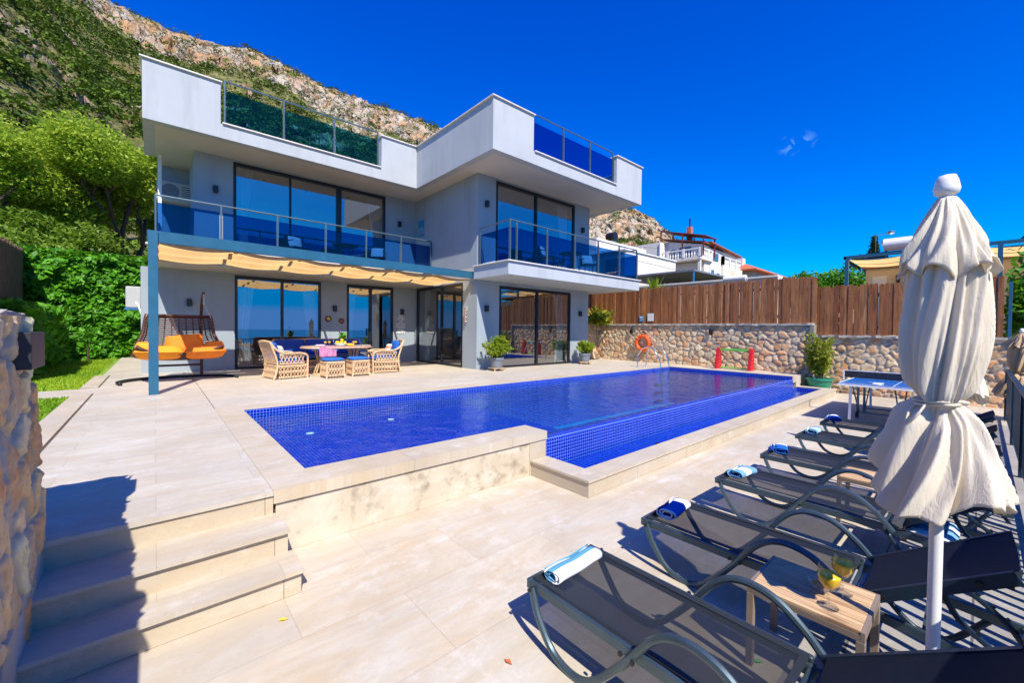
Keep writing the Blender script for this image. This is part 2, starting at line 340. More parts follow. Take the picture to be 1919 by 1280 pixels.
# ------------------------------------------------------------------ mesh helpers
class MB:
    def __init__(s): s.v = []; s.f = []; s.mi = []; s.c = []; s.cur = 0; s.cv = .5
    def add(s, vs, fs):
        o = len(s.v); s.v += [tuple(p) for p in vs]; s.f += [tuple(i+o for i in f) for f in fs]
        s.mi += [s.cur]*len(fs); s.c += [s.cv]*len(vs); return s
    def box(s, x0, x1, y0, y1, z0, z1, b=0.):
        if b <= 0:
            return s.add([(x0,y0,z0),(x1,y0,z0),(x1,y1,z0),(x0,y1,z0),(x0,y0,z1),(x1,y0,z1),(x1,y1,z1),(x0,y1,z1)],
                  [(0,3,2,1),(4,5,6,7),(0,1,5,4),(1,2,6,5),(2,3,7,6),(3,0,4,7)])
        vs = []
        for z, i in ((z0, b), (z0+b, 0), (z1-b, 0), (z1, b)):
            for px, py in ((x0+i+b, y0+i), (x1-i-b, y0+i), (x1-i, y0+i+b), (x1-i, y1-i-b), (x1-i-b, y1-i), (x0+i+b, y1-i), (x0+i, y1-i-b), (x0+i, y0+i+b)):
                vs.append((px, py, z))
        fs = [tuple(range(7, -1, -1)), tuple(range(24, 32))]
        for l in range(3):
            for k in range(8): fs.append((l*8+k, l*8+(k+1) % 8, (l+1)*8+(k+1) % 8, (l+1)*8+k))
        return s.add(vs, fs)
    def obox(s, p0, p1, wd, h, z_up=(0, 0, 1)):      # oriented bar between two points, width wd, height h
        a = Vector(p0); b = Vector(p1); d = (b-a).normalized(); u = Vector(z_up)
        if abs(d.dot(u)) > .98: u = Vector((1, 0, 0))
        r = d.cross(u).normalized()*wd/2; u = r.cross(d).normalized()*h/2
        vs = [a-r-u, a+r-u, a+r+u, a-r+u, b-r-u, b+r-u, b+r+u, b-r+u]
        return s.add(vs, [(0,1,2,3),(7,6,5,4),(0,4,5,1),(1,5,6,2),(2,6,7,3),(3,7,4,0)])
    def tube(s, pts, r, n=8, closed=False, sq=1.):
        P_ = [Vector(p) for p in pts]; m = len(P_); vs = []; prev = None
        for i, p in enumerate(P_):
            a = P_[i-1] if (i or closed) else p; b = P_[(i+1) % m] if (i < m-1 or closed) else p
            d = (b-a).normalized()
            if prev is None: x = d.orthogonal().normalized()
            else:
                x = prev-d*prev.dot(d); x = x.normalized() if x.length > 1e-6 else d.orthogonal().normalized()
            prev = x; y = d.cross(x); rr = r[i] if hasattr(r, '__len__') else r
            for k in range(n):
                t = 2*PI*k/n; vs.append(p+x*math.cos(t)*rr+y*math.sin(t)*rr*sq)
        fs = []
        for i in range(m if closed else m-1):
            j = (i+1) % m
            for k in range(n): fs.append((i*n+k, i*n+(k+1) % n, j*n+(k+1) % n, j*n+k))
        if not closed: fs += [tuple(range(n-1, -1, -1)), tuple((m-1)*n+k for k in range(n))]
        return s.add(vs, fs)
    def lathe(s, prof, c=(0, 0, 0), n=20):
        vs = []; fs = []
        for r, z in prof:
            for k in range(n): vs.append((c[0]+r*math.cos(2*PI*k/n), c[1]+r*math.sin(2*PI*k/n), c[2]+z))
        for i in range(len(prof)-1):
            for k in range(n): fs.append((i*n+k, i*n+(k+1) % n, (i+1)*n+(k+1) % n, (i+1)*n+k))
        if prof[0][0] > 1e-4: fs.append(tuple(range(n-1, -1, -1)))
        if prof[-1][0] > 1e-4: fs.append(tuple((len(prof)-1)*n+k for k in range(n)))
        return s.add(vs, fs)
    def prism(s, pts, d):                           # polygon (3-D points) extruded along d
        n = len(pts); d = Vector(d); a = [Vector(p) for p in pts]
        return s.add(a+[p+d for p in a], [tuple(range(n-1, -1, -1)), tuple(range(n, 2*n))]+[(i, (i+1) % n, n+(i+1) % n, n+i) for i in range(n)])
    def quad(s, *p): return s.add(p, [tuple(range(len(p)))])
    def pillow(s, c, a, b, h, n=10, pw=.45):          # puffy cushion, half axes a, b (vectors), half height vector h
        c, a, b, h = map(Vector, (c, a, b, h)); vs = []; fs = []
        for sg in (1, -1):
            for i in range(n+1):
                for j in range(n+1):
                    u = -1+2*i/n; v = -1+2*j/n
                    k = max(0, (1-u**4)*(1-v**4))**pw
                    sh = 1-.06*(u*u*v*v)
                    vs.append(c+a*u*sh+b*v*sh+h*sg*k)
        m = (n+1)**2
        for i in range(n):
            for j in range(n):
                q = (i*(n+1)+j, (i+1)*(n+1)+j, (i+1)*(n+1)+j+1, i*(n+1)+j+1)
                fs.append(q); fs.append(tuple(m+x for x in reversed(q)))
        return s.add(vs, fs)
    def build(s, name, mats, parent=None, smooth=False, loc=None, fix=True):
        me = D.meshes.new(name); me.from_pydata(s.v, [], s.f)
        if not isinstance(mats, (list, tuple)): mats = [mats]
        for m in mats: me.materials.append(m)
        if len(mats) > 1: me.polygons.foreach_set('material_index', s.mi)
        at = me.attributes.new('v', 'FLOAT', 'POINT'); at.data.foreach_set('value', s.c)
        if smooth: me.polygons.foreach_set('use_smooth', [True]*len(s.f)); 
        me.update()
        if smooth == 'auto':
            import bmesh
            bm = bmesh.new(); bm.from_mesh(me)
            for e in bm.edges:
                if len(e.link_faces) == 2 and e.calc_face_angle(0) > .6: e.smooth = False
            bm.to_mesh(me); bm.free()
        o = D.objects.new(name, me); COL.objects.link(o)
        if parent: o.parent = parent
        if loc: o.location = loc
        return o

def tag(o, label=None, cat=None, group=None, kind=None):
    if label: o['label'] = label
    if cat: o['category'] = cat
    if group: o['group'] = group
    if kind: o['kind'] = kind
    return o
def empty(name, loc=(0, 0, 0), rz=0., label=None, cat=None, group=None):
    o = D.objects.new(name, None); COL.objects.link(o); o.location = loc; o.rotation_euler = (0, 0, rz); o.empty_display_size = .1
    return tag(o, label, cat, group)
def struct(o): o['kind'] = 'structure'; return o
def dup(o, parent=None, mats=None):
    c = o.copy(); COL.objects.link(c); c.parent = parent
    for ch in list(o.children): dup(ch, c)
    return c
def copy_thing(o, loc, rz=None, label=None):
    c = dup(o); c.location = loc
    if rz is not None: c.rotation_euler = (0, 0, rz)
    if label: c['label'] = label
    return c

def np_mesh(name, V, F, mat, attrs=None, parent=None, smooth=False):
    me = D.meshes.new(name); nv = len(V); nf = len(F); k = F.shape[1]
    me.vertices.add(nv); me.vertices.foreach_set('co', V.astype(np.float32).ravel())
    me.loops.add(nf*k); me.loops.foreach_set('vertex_index', F.astype(np.int32).ravel())
    me.polygons.add(nf); me.polygons.foreach_set('loop_start', np.arange(0, nf*k, k, dtype=np.int32))
    if smooth: me.polygons.foreach_set('use_smooth', np.ones(nf, bool))
    for m in (mat if isinstance(mat, (list, tuple)) else [mat]): me.materials.append(m)
    for an, av in (attrs or {}).items():
        if av.ndim == 1: at = me.attributes.new(an, 'FLOAT', 'POINT'); at.data.foreach_set('value', av.astype(np.float32))
        else: at = me.attributes.new(an, 'FLOAT_COLOR', 'POINT'); at.data.foreach_set('color', np.c_[av, np.ones(len(av))].astype(np.float32).ravel())
    me.update(calc_edges=True); me.validate()
    o = D.objects.new(name, me); COL.objects.link(o)
    if parent: o.parent = parent
    return o

def leaf_quads(P, size, up=.3, elong=1.6, val=None, bias=None):
    """one small bent-looking quad per point, random facing with an upward bias"""
    n = len(P); N_ = rng.normal(size=(n, 3)); N_[:, 2] = np.abs(N_[:, 2])+up
    if bias is not None: N_ += bias
    N_ /= np.linalg.norm(N_, axis=1)[:, None]
    T = np.cross(N_, rng.normal(size=(n, 3))); T /= np.linalg.norm(T, axis=1)[:, None]; B = np.cross(N_, T)
    s_ = (size*(.6+.8*rng.random(n)))[:, None] if np.isscalar(size) else (size*(.6+.8*rng.random(n)))[:, None]
    a = P-T*s_*elong*.5; c = P+T*s_*elong*.5; b = P+B*s_*.36+N_*s_*.08; d = P-B*s_*.36+N_*s_*.08
    V = np.stack([a, b, c, d], 1).reshape(-1, 3); F = np.arange(4*n).reshape(n, 4)
    v = rng.random(n) if val is None else val
    return V, F, np.repeat(v, 4)

def hash3(i, j, k):
    h = (i*374761393+j*668265263+k*2147483647) & 0xffffffff
    h = ((h ^ (h >> 13))*1274126177) & 0xffffffff; h = h ^ (h >> 16); return (h & 0xffff)/65535.
def vnoise(P):
    I = np.floor(P).astype(np.int64); f = P-I; f = f*f*(3-2*f); r = 0
    for a in (0, 1):
        for b in (0, 1):
            for c in (0, 1):
                wt = (f[:, 0] if a else 1-f[:, 0])*(f[:, 1] if b else 1-f[:, 1])*(f[:, 2] if c else 1-f[:, 2])
                r = r+wt*hash3(I[:, 0]+a, I[:, 1]+b, I[:, 2]+c)
    return r
def fbm(P, oct=5, g=.5):
    r = 0; a = 1; t = 0
    for o in range(oct): r = r+a*vnoise(P*2**o+17.3*o); t += a; a *= g
    return r/t-.5

# ================================================================== SETTING
U = .483
# ---- far ground, sea
def ground_z(x, y):
    # distance outside the terraces
    dx = np.maximum(np.maximum(-9-x, x-15.9), 0); dy = np.maximum(y-24, 0); ds = np.maximum(-1.2-y, 0)
    z = -.8+.0*x
    z = z+np.clip(dx/5, 0, 1)*2.0*(x > 0)+.09*dx*(x > 0)+np.clip(dy/6, 0, 1)*2.2+.10*dy
    z = z+ (x < 0)*.03*dx
    fade = np.clip(1-ds/30, 0, 1)
    z = z*fade+(1-fade)*0-2.4*np.clip(ds/4, 0, 1)-.058*ds
    return np.maximum(z, -150-.0*x)
gx = np.r_[-3000, -1500, -800, -400, -200, -120, np.arange(-80, 100, 2.), 120, 200, 400, 800, 1500, 3000]
gy = np.r_[-3200, -2600, -1800, -1200, -700, -400, -200, -120, np.arange(-80, 50, 2.), 60, 80]
XX, YY = np.meshgrid(gx, gy); ZZ = ground_z(XX, YY)
V = np.stack([XX, YY, ZZ], -1).reshape(-1, 3); V[:, 2] += .5*fbm(V*.2)*((V[:, 0] > 17) | (V[:, 1] > 26) | (V[:, 1] < -6))
nx, ny = len(gx), len(gy); ii = (np.arange(ny-1)[:, None]*nx+np.arange(nx-1)[None]).ravel()
struct(np_mesh('ground', V, np.stack([ii, ii+1, ii+nx+1, ii+nx], 1), GROUND, smooth=True))
m = MB(); m.quad((-40000, -40000, -151), (40000, -40000, -151), (40000, -300, -151), (-40000, -300, -151)); struct(m.build('sea', SEA))

# ---- hillside
prof = np.array([(122, 40), (108, 38.5), (100, 35), (96.5, 31.5), (93.48, 29.3), (90.76, 28.85), (88.21, 28.7), (84.0, 29.0), (81.5, 29.5), (79.9, 29.1), (76.5, 28.9), (73.5, 28.0), (69.1, 27.5), (63.7, 26.55), (59.1, 25.56), (46.2, 19.5), (38.5, 15.5), (36, 15.8), (34.2, 16.2), (32.5, 15.8), (30.1, 14.6), (28.3, 12.9), (25.2, 9.0), (19.2, 5.0), (12, 3.0)])
az = np.linspace(12, 122, 640); el = np.interp(az, prof[::-1, 0], prof[::-1, 1])
nr = 190; tt = np.linspace(0, 1.25, nr)
Rr = 270+60*np.clip((60-az)/30, 0, 1); R0 = np.full_like(az, 40.)+60*np.clip((50-az)/15, 0, 1)
A_, T_ = np.meshgrid(az, tt); RR = R0[None]+(Rr-R0)[None]*T_
zR = 1.7+Rr*np.tan(np.radians(el)); z0 = 4.2+0*az
fr_ = .70
lo = np.clip(T_/fr_, 0, 1); hi = np.clip((T_-fr_)/(1-fr_), 0, 1); bk = np.clip((T_-1)/.25, 0, 1)
Zh = z0[None]+(zR-z0)[None]*(lo*.60+.40*hi**.85)-bk*25
xa = RR*np.cos(np.radians(A_)); ya = RR*np.sin(np.radians(A_))
P0 = np.stack([xa, ya, Zh], -1).reshape(-1, 3)
tf = T_.reshape(-1)
n1 = fbm(P0*.02, 5); n2 = fbm(P0*np.array([.09, .09, .05])+5, 5, .6); n3 = fbm(P0*.35+9, 4, .6)
rockz = np.clip((tf-.74-.35*n1+.05*np.clip((80-A_.reshape(-1))/20, 0, 1))/.08, 0, 1)*np.clip(1.6-tf, 0, 1)
patch = np.clip((fbm(P0*np.array([.045, .045, .03])+31, 5, .6)-.045)/.03, 0, 1)*(tf > .2)*.95
rock = np.clip(np.maximum(rockz, patch), 0, 1)
ridge = np.abs(n2)*2
amp = (.35+.65*rock)
dz = amp*(n2*17-ridge*9*rock+n3*2.2)*np.clip(tf*6, 0, 1)
keep = 1-.75*np.exp(-((tf-1)/.04)**2)            # the skyline itself stays near its height
P1 = P0.copy(); P1[:, 2] += dz*keep+n1*16*np.clip(tf*3, 0, 1)*(1-np.clip((tf-.75)/.2, 0, 1))
rad = np.c_[np.cos(np.radians(A_.reshape(-1))), np.sin(np.radians(A_.reshape(-1)))]
P1[:, :2] += rad*(amp*(fbm(P0*np.array([.16, .16, .07])+77, 5, .62))*26*rock)[:, None]
na = len(az); ii = (np.arange(nr-1)[:, None]*na+np.arange(na-1)[None]).ravel()
hill = struct(np_mesh('hillside', P1, np.stack([ii, ii+na, ii+na+1, ii+1], 1), HILL, {'rock': rock}, smooth=False))
# shrubs on the hill: nobody could count them
NS = 30000
ia = rng.integers(0, na, NS); it = (rng.random(NS)**.8*nr*.84).astype(int); idx = it*na+ia
dens = 1-.85*rock[idx]; dens *= np.clip(.85+2.2*fbm(P0[idx]*.05+50, 4), .2, 1)
dens *= np.where((tf[idx] > .96) & (tf[idx] < 1.03), 1.2, 1)
ok = rng.random(NS) < dens; idx = idx[ok]; C0 = P1[idx]+rng.normal(size=(len(idx), 3))*np.array([1., 1., 0]); sz = (.8+2.7*rng.random(len(idx))**2.2)*(1-.45*rock[idx])
sz *= np.clip(.55+.45*tf[idx]/.5, .5, 1.15)
K = 44
dirs = rng.normal(size=(len(idx), K, 3)); dirs /= np.linalg.norm(dirs, axis=2)[..., None]; dirs[..., 2] = np.abs(dirs[..., 2])*.75
Pq = (C0[:, None]+dirs*(sz[:, None, None]*(.65+.35*rng.random((len(idx), K, 1))))).reshape(-1, 3)
sv = np.repeat(rng.random(len(idx))**1.3, K)*.8+.2*rng.random(len(Pq))
Vq, Fq, vq = leaf_quads(Pq, np.repeat(np.minimum(sz, 1.8), K)*.34, up=.4, elong=1.2, val=sv)
tag(np_mesh('hill_scrub', Vq, Fq, SHRUBM, {'v': vq}), 'dark green maquis scrub scattered over the rocky hillside', 'scrub', kind='stuff')

# ---- terraces
m = MB(); m.box(-.62, 14.66, .62, 3.43, -.3, 0); m.box(12.0, 15.0, -.45, .62, -.3, 0)
struct(m.build('lower_terrace', DECKLOW))
m = MB(); m.box(-.62, 12.0, -.45, .62, -.3, -.001); struct(m.build('terrace_edge_strip', DECKGREY))
m = MB(); m.box(-.95, .654, 3.432, 24, -.3, U); m.box(.665, 14.66, 7.43, 24, -.3, U); m.box(13.7, 14.66, 3.432, 7.43, -.3, U)
struct(m.build('upper_terrace', DECK))
m = MB(); m.box(-.62, .652, 3.412, 3.43, 0, U-.03); struct(m.build('terrace_riser', RISER))
m = MB(); m.box(-.62, .70, 2.83, 3.10, 0, .138); m.cur = 1; m.box(-.62, .715, 2.80, 3.10, .138, .161)
m.cur = 0; m.box(-.62, .68, 3.09, 3.412, 0, .299); m.cur = 1; m.box(-.62, .69, 3.06, 3.412, .299, .322)
struct(m.build('terrace_steps', [RISER, DECKLOW]))
m = MB(); m.box(-.62, .652, 3.395, 3.46, U-.026, U+.004); struct(m.build('terrace_nosing', DECK))

# ---- swimming pool
pool = empty('swimming_pool', (3, 5, U), label='long blue mosaic swimming pool with one overflowing edge set into the stone terrace', cat='swimming pool')
def rel(o, p):                                      # parent while keeping world place (root has no rotation)
    o.parent = p; o.location = tuple(-Vector(p.location)+Vector(o.location)); return o
def pb(m, name, mats, parent, **k):
    o = m.build(name, mats, **k); return rel(o, parent)
m = MB(); m.box(.655, .965, 3.41, 7.43, .39, U+.004); m.box(.965, 13.7, 7.06, 7.43, .30, U+.004)
m.box(.965, 3.55, 3.41, 3.80, .39, U+.004); m.box(13.4, 13.7, 3.43, 7.06, .30, U+.004)
pb(m, 'coping', COPING, pool)
m = MB(); m.box(.674, 3.28, 3.432, 3.80, 0, .39); pb(m, 'side_wall', STAIN, pool)
m = MB(); m.box(3.28, 3.548, 3.424, 3.798, 0, .39); pb(m, 'end_block', RISER, pool)
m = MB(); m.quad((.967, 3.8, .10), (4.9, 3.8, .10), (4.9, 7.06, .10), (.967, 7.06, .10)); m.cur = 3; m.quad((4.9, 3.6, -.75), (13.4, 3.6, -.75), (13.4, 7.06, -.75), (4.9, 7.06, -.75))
m.cur = 1; m.quad((4.9, 3.6, -.75), (4.9, 7.06, -.75), (4.9, 7.06, .10), (4.9, 3.6, .10))
m.quad((.967, 3.8, .1), (.967, 7.06, .1), (.967, 7.06, .478), (.967, 3.8, .478)); m.quad((13.395, 3.45, -.75), (13.395, 3.45, .478), (13.395, 7.06, .478), (13.395, 7.06, -.75))
m.cur = 2; m.quad((.967, 7.058, -.75), (13.4, 7.058, -.75), (13.4, 7.058, .478), (.967, 7.058, .478)); m.quad((.967, 3.802, .1), (.967, 3.802, .478), (3.55, 3.802, .478), (3.55, 3.802, .1))
m.quad((3.55, 3.80, .1), (4.9, 3.80, .1), (4.9, 3.80, -.4), (3.55, 3.80, -.4))
pb(m, 'pool_lining', [MOS_XY, MOS_YZ, MOS_XZ, MOS_DEEP_SCATTER], pool)
# rounded overflow edge
m = MB(); prf = [(3.43, .0), (3.43, .345)]+[(3.485-.055*math.cos(a), .345+.055*math.sin(a)) for a in np.linspace(.2, PI/2, 7)]+[(3.60, .402), (3.66, .385), (3.66, -.75)]
vs = [(x, y, z) for x in (3.55, 13.4) for y, z in prf]; k = len(prf)
m.add(vs, [(i, k+i, k+i+1, i+1) for i in range(k-1)])
pb(m, 'overflow_edge', MOS_XZ, pool, smooth=True)
m = MB(); m.box(3.30, 3.55, 2.58, 3.424, 0, .155); m.box(3.55, 14.0, 2.58, 2.83, 0, .155); m.box(13.75, 14.0, 2.83, 3.43, 0, .155)
pb(m, 'catch_basin_wall', RISER, pool)
m = MB(); m.box(3.285, 3.56, 2.565, 3.418, .155, .18); m.box(3.56, 14.015, 2.565, 2.84, .155, .18); m.box(13.74, 14.015, 2.84, 3.43, .155, .18)
pb(m, 'catch_basin_coping', COPING, pool)
m = MB(); m.quad((3.55, 2.83, .02), (13.75, 2.83, .02), (13.75, 3.43, .02), (3.55, 3.43, .02))
m.cur = 1; m.quad((3.552, 2.83, .02), (3.552, 3.43, .02), (3.552, 3.43, .155), (3.552, 2.83, .155)); m.quad((13.748, 3.43, .02), (13.748, 2.83, .02), (13.748, 2.83, .155), (13.748, 3.43, .155))
m.cur = 2; m.quad((3.55, 2.832, .02), (3.55, 2.832, .155), (13.75, 2.832, .155), (13.75, 2.832, .02)); m.quad((13.4, 3.428, .02), (13.75, 3.428, .02), (13.75, 3.428, .155), (13.4, 3.428, .155))
pb(m, 'catch_basin_lining', [MOS_XY, MOS_YZ, MOS_XZ], pool)
m = MB()
for x0, x1, y0, y1, z in ((.967, 13.4, 3.802, 7.058, .402), ):
    m.quad((x0, y0, z), (x1, y0, z), (x1, y1, z), (x0, y1, z)); m.quad((3.55, 3.50, z), (x1, 3.50, z), (x1, y0, z), (3.55, y0, z))
m.quad((3.553, 2.833, .085), (13.747, 2.833, .085), (13.747, 3.428, .085), (3.553, 3.428, .085))
tag(m.build('pool_water', WATER), kind='structure')
for i, (x, y, z) in enumerate(((1.75, 6.6, .106), (3.1, 6.75, .106), (2.9, 4.55, .106))):
    m = MB(); m.lathe([(.055, 0), (.055, .006), (.03, .010), (0, .010)], (0, 0, 0), 16); pb(m, 'floor_inlet', WHITE, pool, loc=(x, y, z))
m = MB(); m.lathe([(.06, 0), (.06, .02), (.045, .06), (0, .06)], (0, 0, 0), 10)
for k in range(8): m.obox((.05*math.cos(k*.785), .05*math.sin(k*.785), .0), (.05*math.cos(k*.785), .05*math.sin(k*.785), .075), .012, .012)
tag(m.build('drain_strainer', DARKM, loc=(5.35, 2.95, .05)), 'small dark strainer cage in the shallow catch basin beside the overflow edge', 'strainer')

# ---- lawn, kerbs, path
def sheet(name, x0, x1, y0, y1, z, mat):
    m = MB(); m.quad((x0, y0, z), (x1, y0, z), (x1, y1, z), (x0, y1, z)); return struct(m.build(name, mat))
m = MB(); m.box(-30, -.95, 3.45, 30, -.3, .44); struct(m.build('lawn_base', LAWN))
m = MB(); m.box(-9, -.952, 10.25, 11.2, .3, .478); struct(m.build('garden_path', DECK))
m = MB(); m.box(-1.08, -.84, 3.46, 10.25, .3, U+.012); m.box(-1.08, -.84, 11.2, 13.8, .3, U+.012)
for a, b in ((-.84, 3.46),): pass
struct(m.build('lawn_kerb', COPING))
m = MB(); m.box(-.838, -.822, 3.46, 10.25, .47, U+.006); m.box(-.838, -.822, 11.2, 13.8, .47, U+.006); struct(m.build('kerb_joint', plain('dark_joint_grout', (.12, .08, .05))))  # thin dark strip in the joint between kerb and terrace
n = 90000; P_ = np.c_[-1.1-8*rng.random(n)**1.3, 5.5+16.*rng.random(n), np.full(n, .44)]
P_ = P_[(P_[:, 1] < 10.22) | (P_[:, 1] > 11.23)]; n = len(P_)
h_ = .03+.035*rng.random(n); a_ = rng.random(n)*2*PI; wv = np.c_[np.cos(a_), np.sin(a_), 0*a_]*(.012+.008*rng.random(n))[:, None]
ln = rng.normal(size=(n, 3))*.018; ln[:, 2] = 0
Vg = np.stack([P_-wv, P_+wv, P_+ln+np.c_[0*h_, 0*h_, h_]], 1).reshape(-1, 3)
gv = np.repeat(np.clip(.5+1.6*fbm(P_*.8, 3)+.25*rng.normal(size=n), 0, 1), 3)
tag(np_mesh('lawn_grass', Vg, np.arange(3*n).reshape(n, 3), GRASSM, {'v': gv}), 'short bright green lawn grass between the terrace and the ivy', 'grass', kind='stuff')

# ================================================================== STONE WALLS
def rubble(name, uv0, uv1, res, cell, to3, depth, parent=None, seed=1, aspect=1.0, gap=.11, gain=(1., 1., 1.)):
    """rubble masonry face: real bulging stones from a jittered cell pattern"""
    r = np.random.default_rng(seed); (u0, v0), (u1, v1) = uv0, uv1
    nu = int((u1-u0)/res)+1; nv = int((v1-v0)/res)+1
    Ug, Vg_ = np.meshgrid(np.linspace(u0, u1, nu), np.linspace(v0, v1, nv)); p = np.c_[Ug.ravel(), Vg_.ravel()]
    gu = int((u1-u0)/cell)+5; gv_ = int((v1-v0)/(cell*aspect))+5
    su = (np.arange(gu)-2+.5)*cell+u0; sv_ = (np.arange(gv_)-2+.5)*cell*aspect+v0
    S = np.stack(np.meshgrid(su, sv_), -1); S = S+(r.random(S.shape)-.5)*np.array([cell, cell*aspect])*.86; S[1::2, :, 0] += cell*.5
    wgt = r.random(S.shape[:2])*.30*cell
    pal = np.array([(.64, .43, .26), (.72, .57, .39), (.76, .64, .47), (.60, .39, .23), (.56, .48, .37), (.74, .50, .30), (.68, .58, .45), (.66, .36, .18)])
    sc_ = np.clip(pal[r.integers(0, len(pal), S.shape[:2])]*(.75+.4*r.random((*S.shape[:2], 1)))*np.array(gain), 0, .9)
    wob = np.c_[fbm(np.c_[p*7/ (cell/.25), 0*p[:, 0]]+seed, 3), fbm(np.c_[p*7/(cell/.25), 0*p[:, 0]+9]+seed, 3)]*cell*.55
    q = p+wob
    ci = np.clip(((q[:, 0]-su[0])/cell+.5).astype(int), 2, gu-3); cj = np.clip(((q[:, 1]-sv_[0])/(cell*aspect)+.5).astype(int), 2, gv_-3)
    d1 = np.full(len(p), 9.); d2 = np.full(len(p), 9.); col = np.zeros((len(p), 3))
    for a in range(-2, 3):
        for b in range(-2, 3):
            s_ = S[cj+b, ci+a]; d = np.hypot(q[:, 0]-s_[:, 0], (q[:, 1]-s_[:, 1])/aspect)-wgt[cj+b, ci+a]
            nw = d < d1; d2 = np.where(nw, d1, np.minimum(d2, d)); col[nw] = sc_[cj+b, ci+a][nw]; d1 = np.minimum(d1, d)
    e = (d2-d1)/cell; mask = np.clip((e-gap)/.10, 0, 1); tl = hash3((col[:, 0]*9173).astype(np.int64), (col[:, 1]*7919).astype(np.int64), (col[:, 2]*104729).astype(np.int64)); h = np.clip((e-gap*.75)/.17, 0, 1)**.7*depth*(.45+.55*tl)
    h = h+fbm(np.c_[p*11, 0*p[:, 0]+3], 5, .65)*depth*.75+np.abs(fbm(np.c_[p*22, 0*p[:, 0]+8], 4, .6))*depth*-.6
    V = to3(p[:, 0], p[:, 1], h)
    ii = (np.arange(nv-1)[:, None]*nu+np.arange(nu-1)[None]).ravel()
    return np_mesh(name, V, np.stack([ii, ii+1, ii+nu+1, ii+nu], 1), STONE, {'mask': mask, 'scol': col}, parent=parent, smooth=True)

sw = empty('stone_garden_wall', (14.7, 5, 0), label='long rubble stone retaining wall below the brown board fence at the far end of the pool', cat='stone wall')
f = rubble('stone_face', (-11.2, -.1), (-3.33, 1.95), .026, .225, lambda u, v, h: np.c_[14.66-h, -u, v], .034, seed=3, aspect=.82, gain=(1.14, 1.04, .86)); rel(f, sw)
f = rubble('stone_face', (-3.33, -.1), (.6, 1.62), .026, .225, lambda u, v, h: np.c_[14.82-h, -u, v], .034, seed=4, aspect=.82, gain=(1.14, 1.04, .86)); rel(f, sw)
f = rubble('stone_face', (12.3, .3), (14.70, 1.95), .026, .225, lambda u, v, h: np.c_[u, 11.2-h, v], .045, seed=5, aspect=.82, gain=(1.14, 1.0, .80)); rel(f, sw)
m = MB(); m.box(14.66, 15.2, 3.34, 11.5, -.3, 1.955, .02); m.box(14.82, 15.2, -.6, 3.34, -.3, 1.62, .02); m.box(12.3, 14.9, 11.2, 11.5, -.3, 1.955, .02); m.box(14.60, 14.9, 3.24, 3.36, -.1, 1.95, .01)
pb(m, 'wall_core', MORTAR, sw)
def ragged(x0, x1, y0, y1, z, t, nxx, nyy, sd):
    r = np.random.default_rng(sd); xs = np.linspace(x0, x1, nxx); ys = np.linspace(y0, y1, nyy); mm = MB()
    vs = [(x+(0 if 0 < i < nxx-1 else r.normal()*.012), y+(0 if 0 < j < nyy-1 else r.normal()*.012), z+r.normal()*.008) for i, x in enumerate(xs) for j, y in enumerate(ys)]
    mm.add(vs, [(i*nyy+j, (i+1)*nyy+j, (i+1)*nyy+j+1, i*nyy+j+1) for i in range(nxx-1) for j in range(nyy-1)])
    per = [(i, 0) for i in range(nxx)]+[(nxx-1, j) for j in range(1, nyy)]+[(i, nyy-1) for i in range(nxx-2, -1, -1)]+[(0, j) for j in range(nyy-2, 0, -1)]
    top = [vs[i*nyy+j] for i, j in per]; L = len(top); mm.add(top+[(a, b, c-t) for a, b, c in top], [(i, L+i, L+(i+1) % L, (i+1) % L) for i in range(L)])
    return mm
pb(ragged(14.59, 15.2, 3.28, 11.2, 1.985, .06, 5, 60, 1), 'mortar_cap', MORTARTOP, sw, smooth=False)
pb(ragged(14.74, 15.2, -.6, 3.28, 1.645, .06, 5, 40, 2), 'mortar_cap', MORTARTOP, sw)
pb(ragged(12.3, 14.59, 11.13, 11.5, 1.985, .06, 24, 4, 3), 'mortar_cap', MORTARTOP, sw)

lw = empty('stone_stair_wall', (-.75, 2, 0), label='close rubble stone wall beside the terrace steps at the left edge, carrying a dark lamp', cat='stone wall')
f = rubble('stone_face', (1.6, -.05), (3.46, 1.74), .0085, .175, lambda u, v, h: np.c_[-.514+h*(1+0*u)+.02*np.sin(v*3), u, v], .034, seed=8, aspect=1.45, gap=.12, gain=(1.5, 1.25, .85)); rel(f, lw)
f = rubble('stone_face', (-1.1, -.05), (-.56, 1.74), .02, .17, lambda u, v, h: np.c_[-u*0+u, 3.44+h*.5, v], .05, seed=9, aspect=1.3); rel(f, lw)
m = MB(); m.box(-1.05, -.60, -2.5, 3.44, -.1, 1.735, .02); m.box(-.61, -.57, -2.5, 1.6, -.1, 1.72); pb(m, 'wall_core', MORTAR, lw)
pb(ragged(-1.06, -.545, 1.4, 3.47, 1.765, .04, 12, 40, 5), 'mortar_cap', MORTARTOP, lw, smooth=True)
m = MB()                                            # ragged white plaster skirting along the foot of the wall
ys = np.linspace(2.0, 3.46, 30); tops = [.10+.40*(max(0, (y-2.55))/.9)+.035*math.sin(y*19)+.02*random.random() for y in ys]
vs = [(-.468-.008*random.random(), y, -.01) for y in ys]+[(-.472-.012*random.random(), y, t+.12) for y, t in zip(ys, tops)]+[(-.55, y, t+.16) for y, t in zip(ys, tops)]
L = len(ys); m.add(vs, [(i, i+1, L+i+1, L+i) for i in range(L-1)]+[(L+i, L+i+1, 2*L+i+1, 2*L+i) for i in range(L-1)])
pb(m, 'plaster_skirting', MORTARTOP, lw)
m = MB(); m.box(-.52, -.458, 3.07, 3.39, 1.475, 1.66, .003)
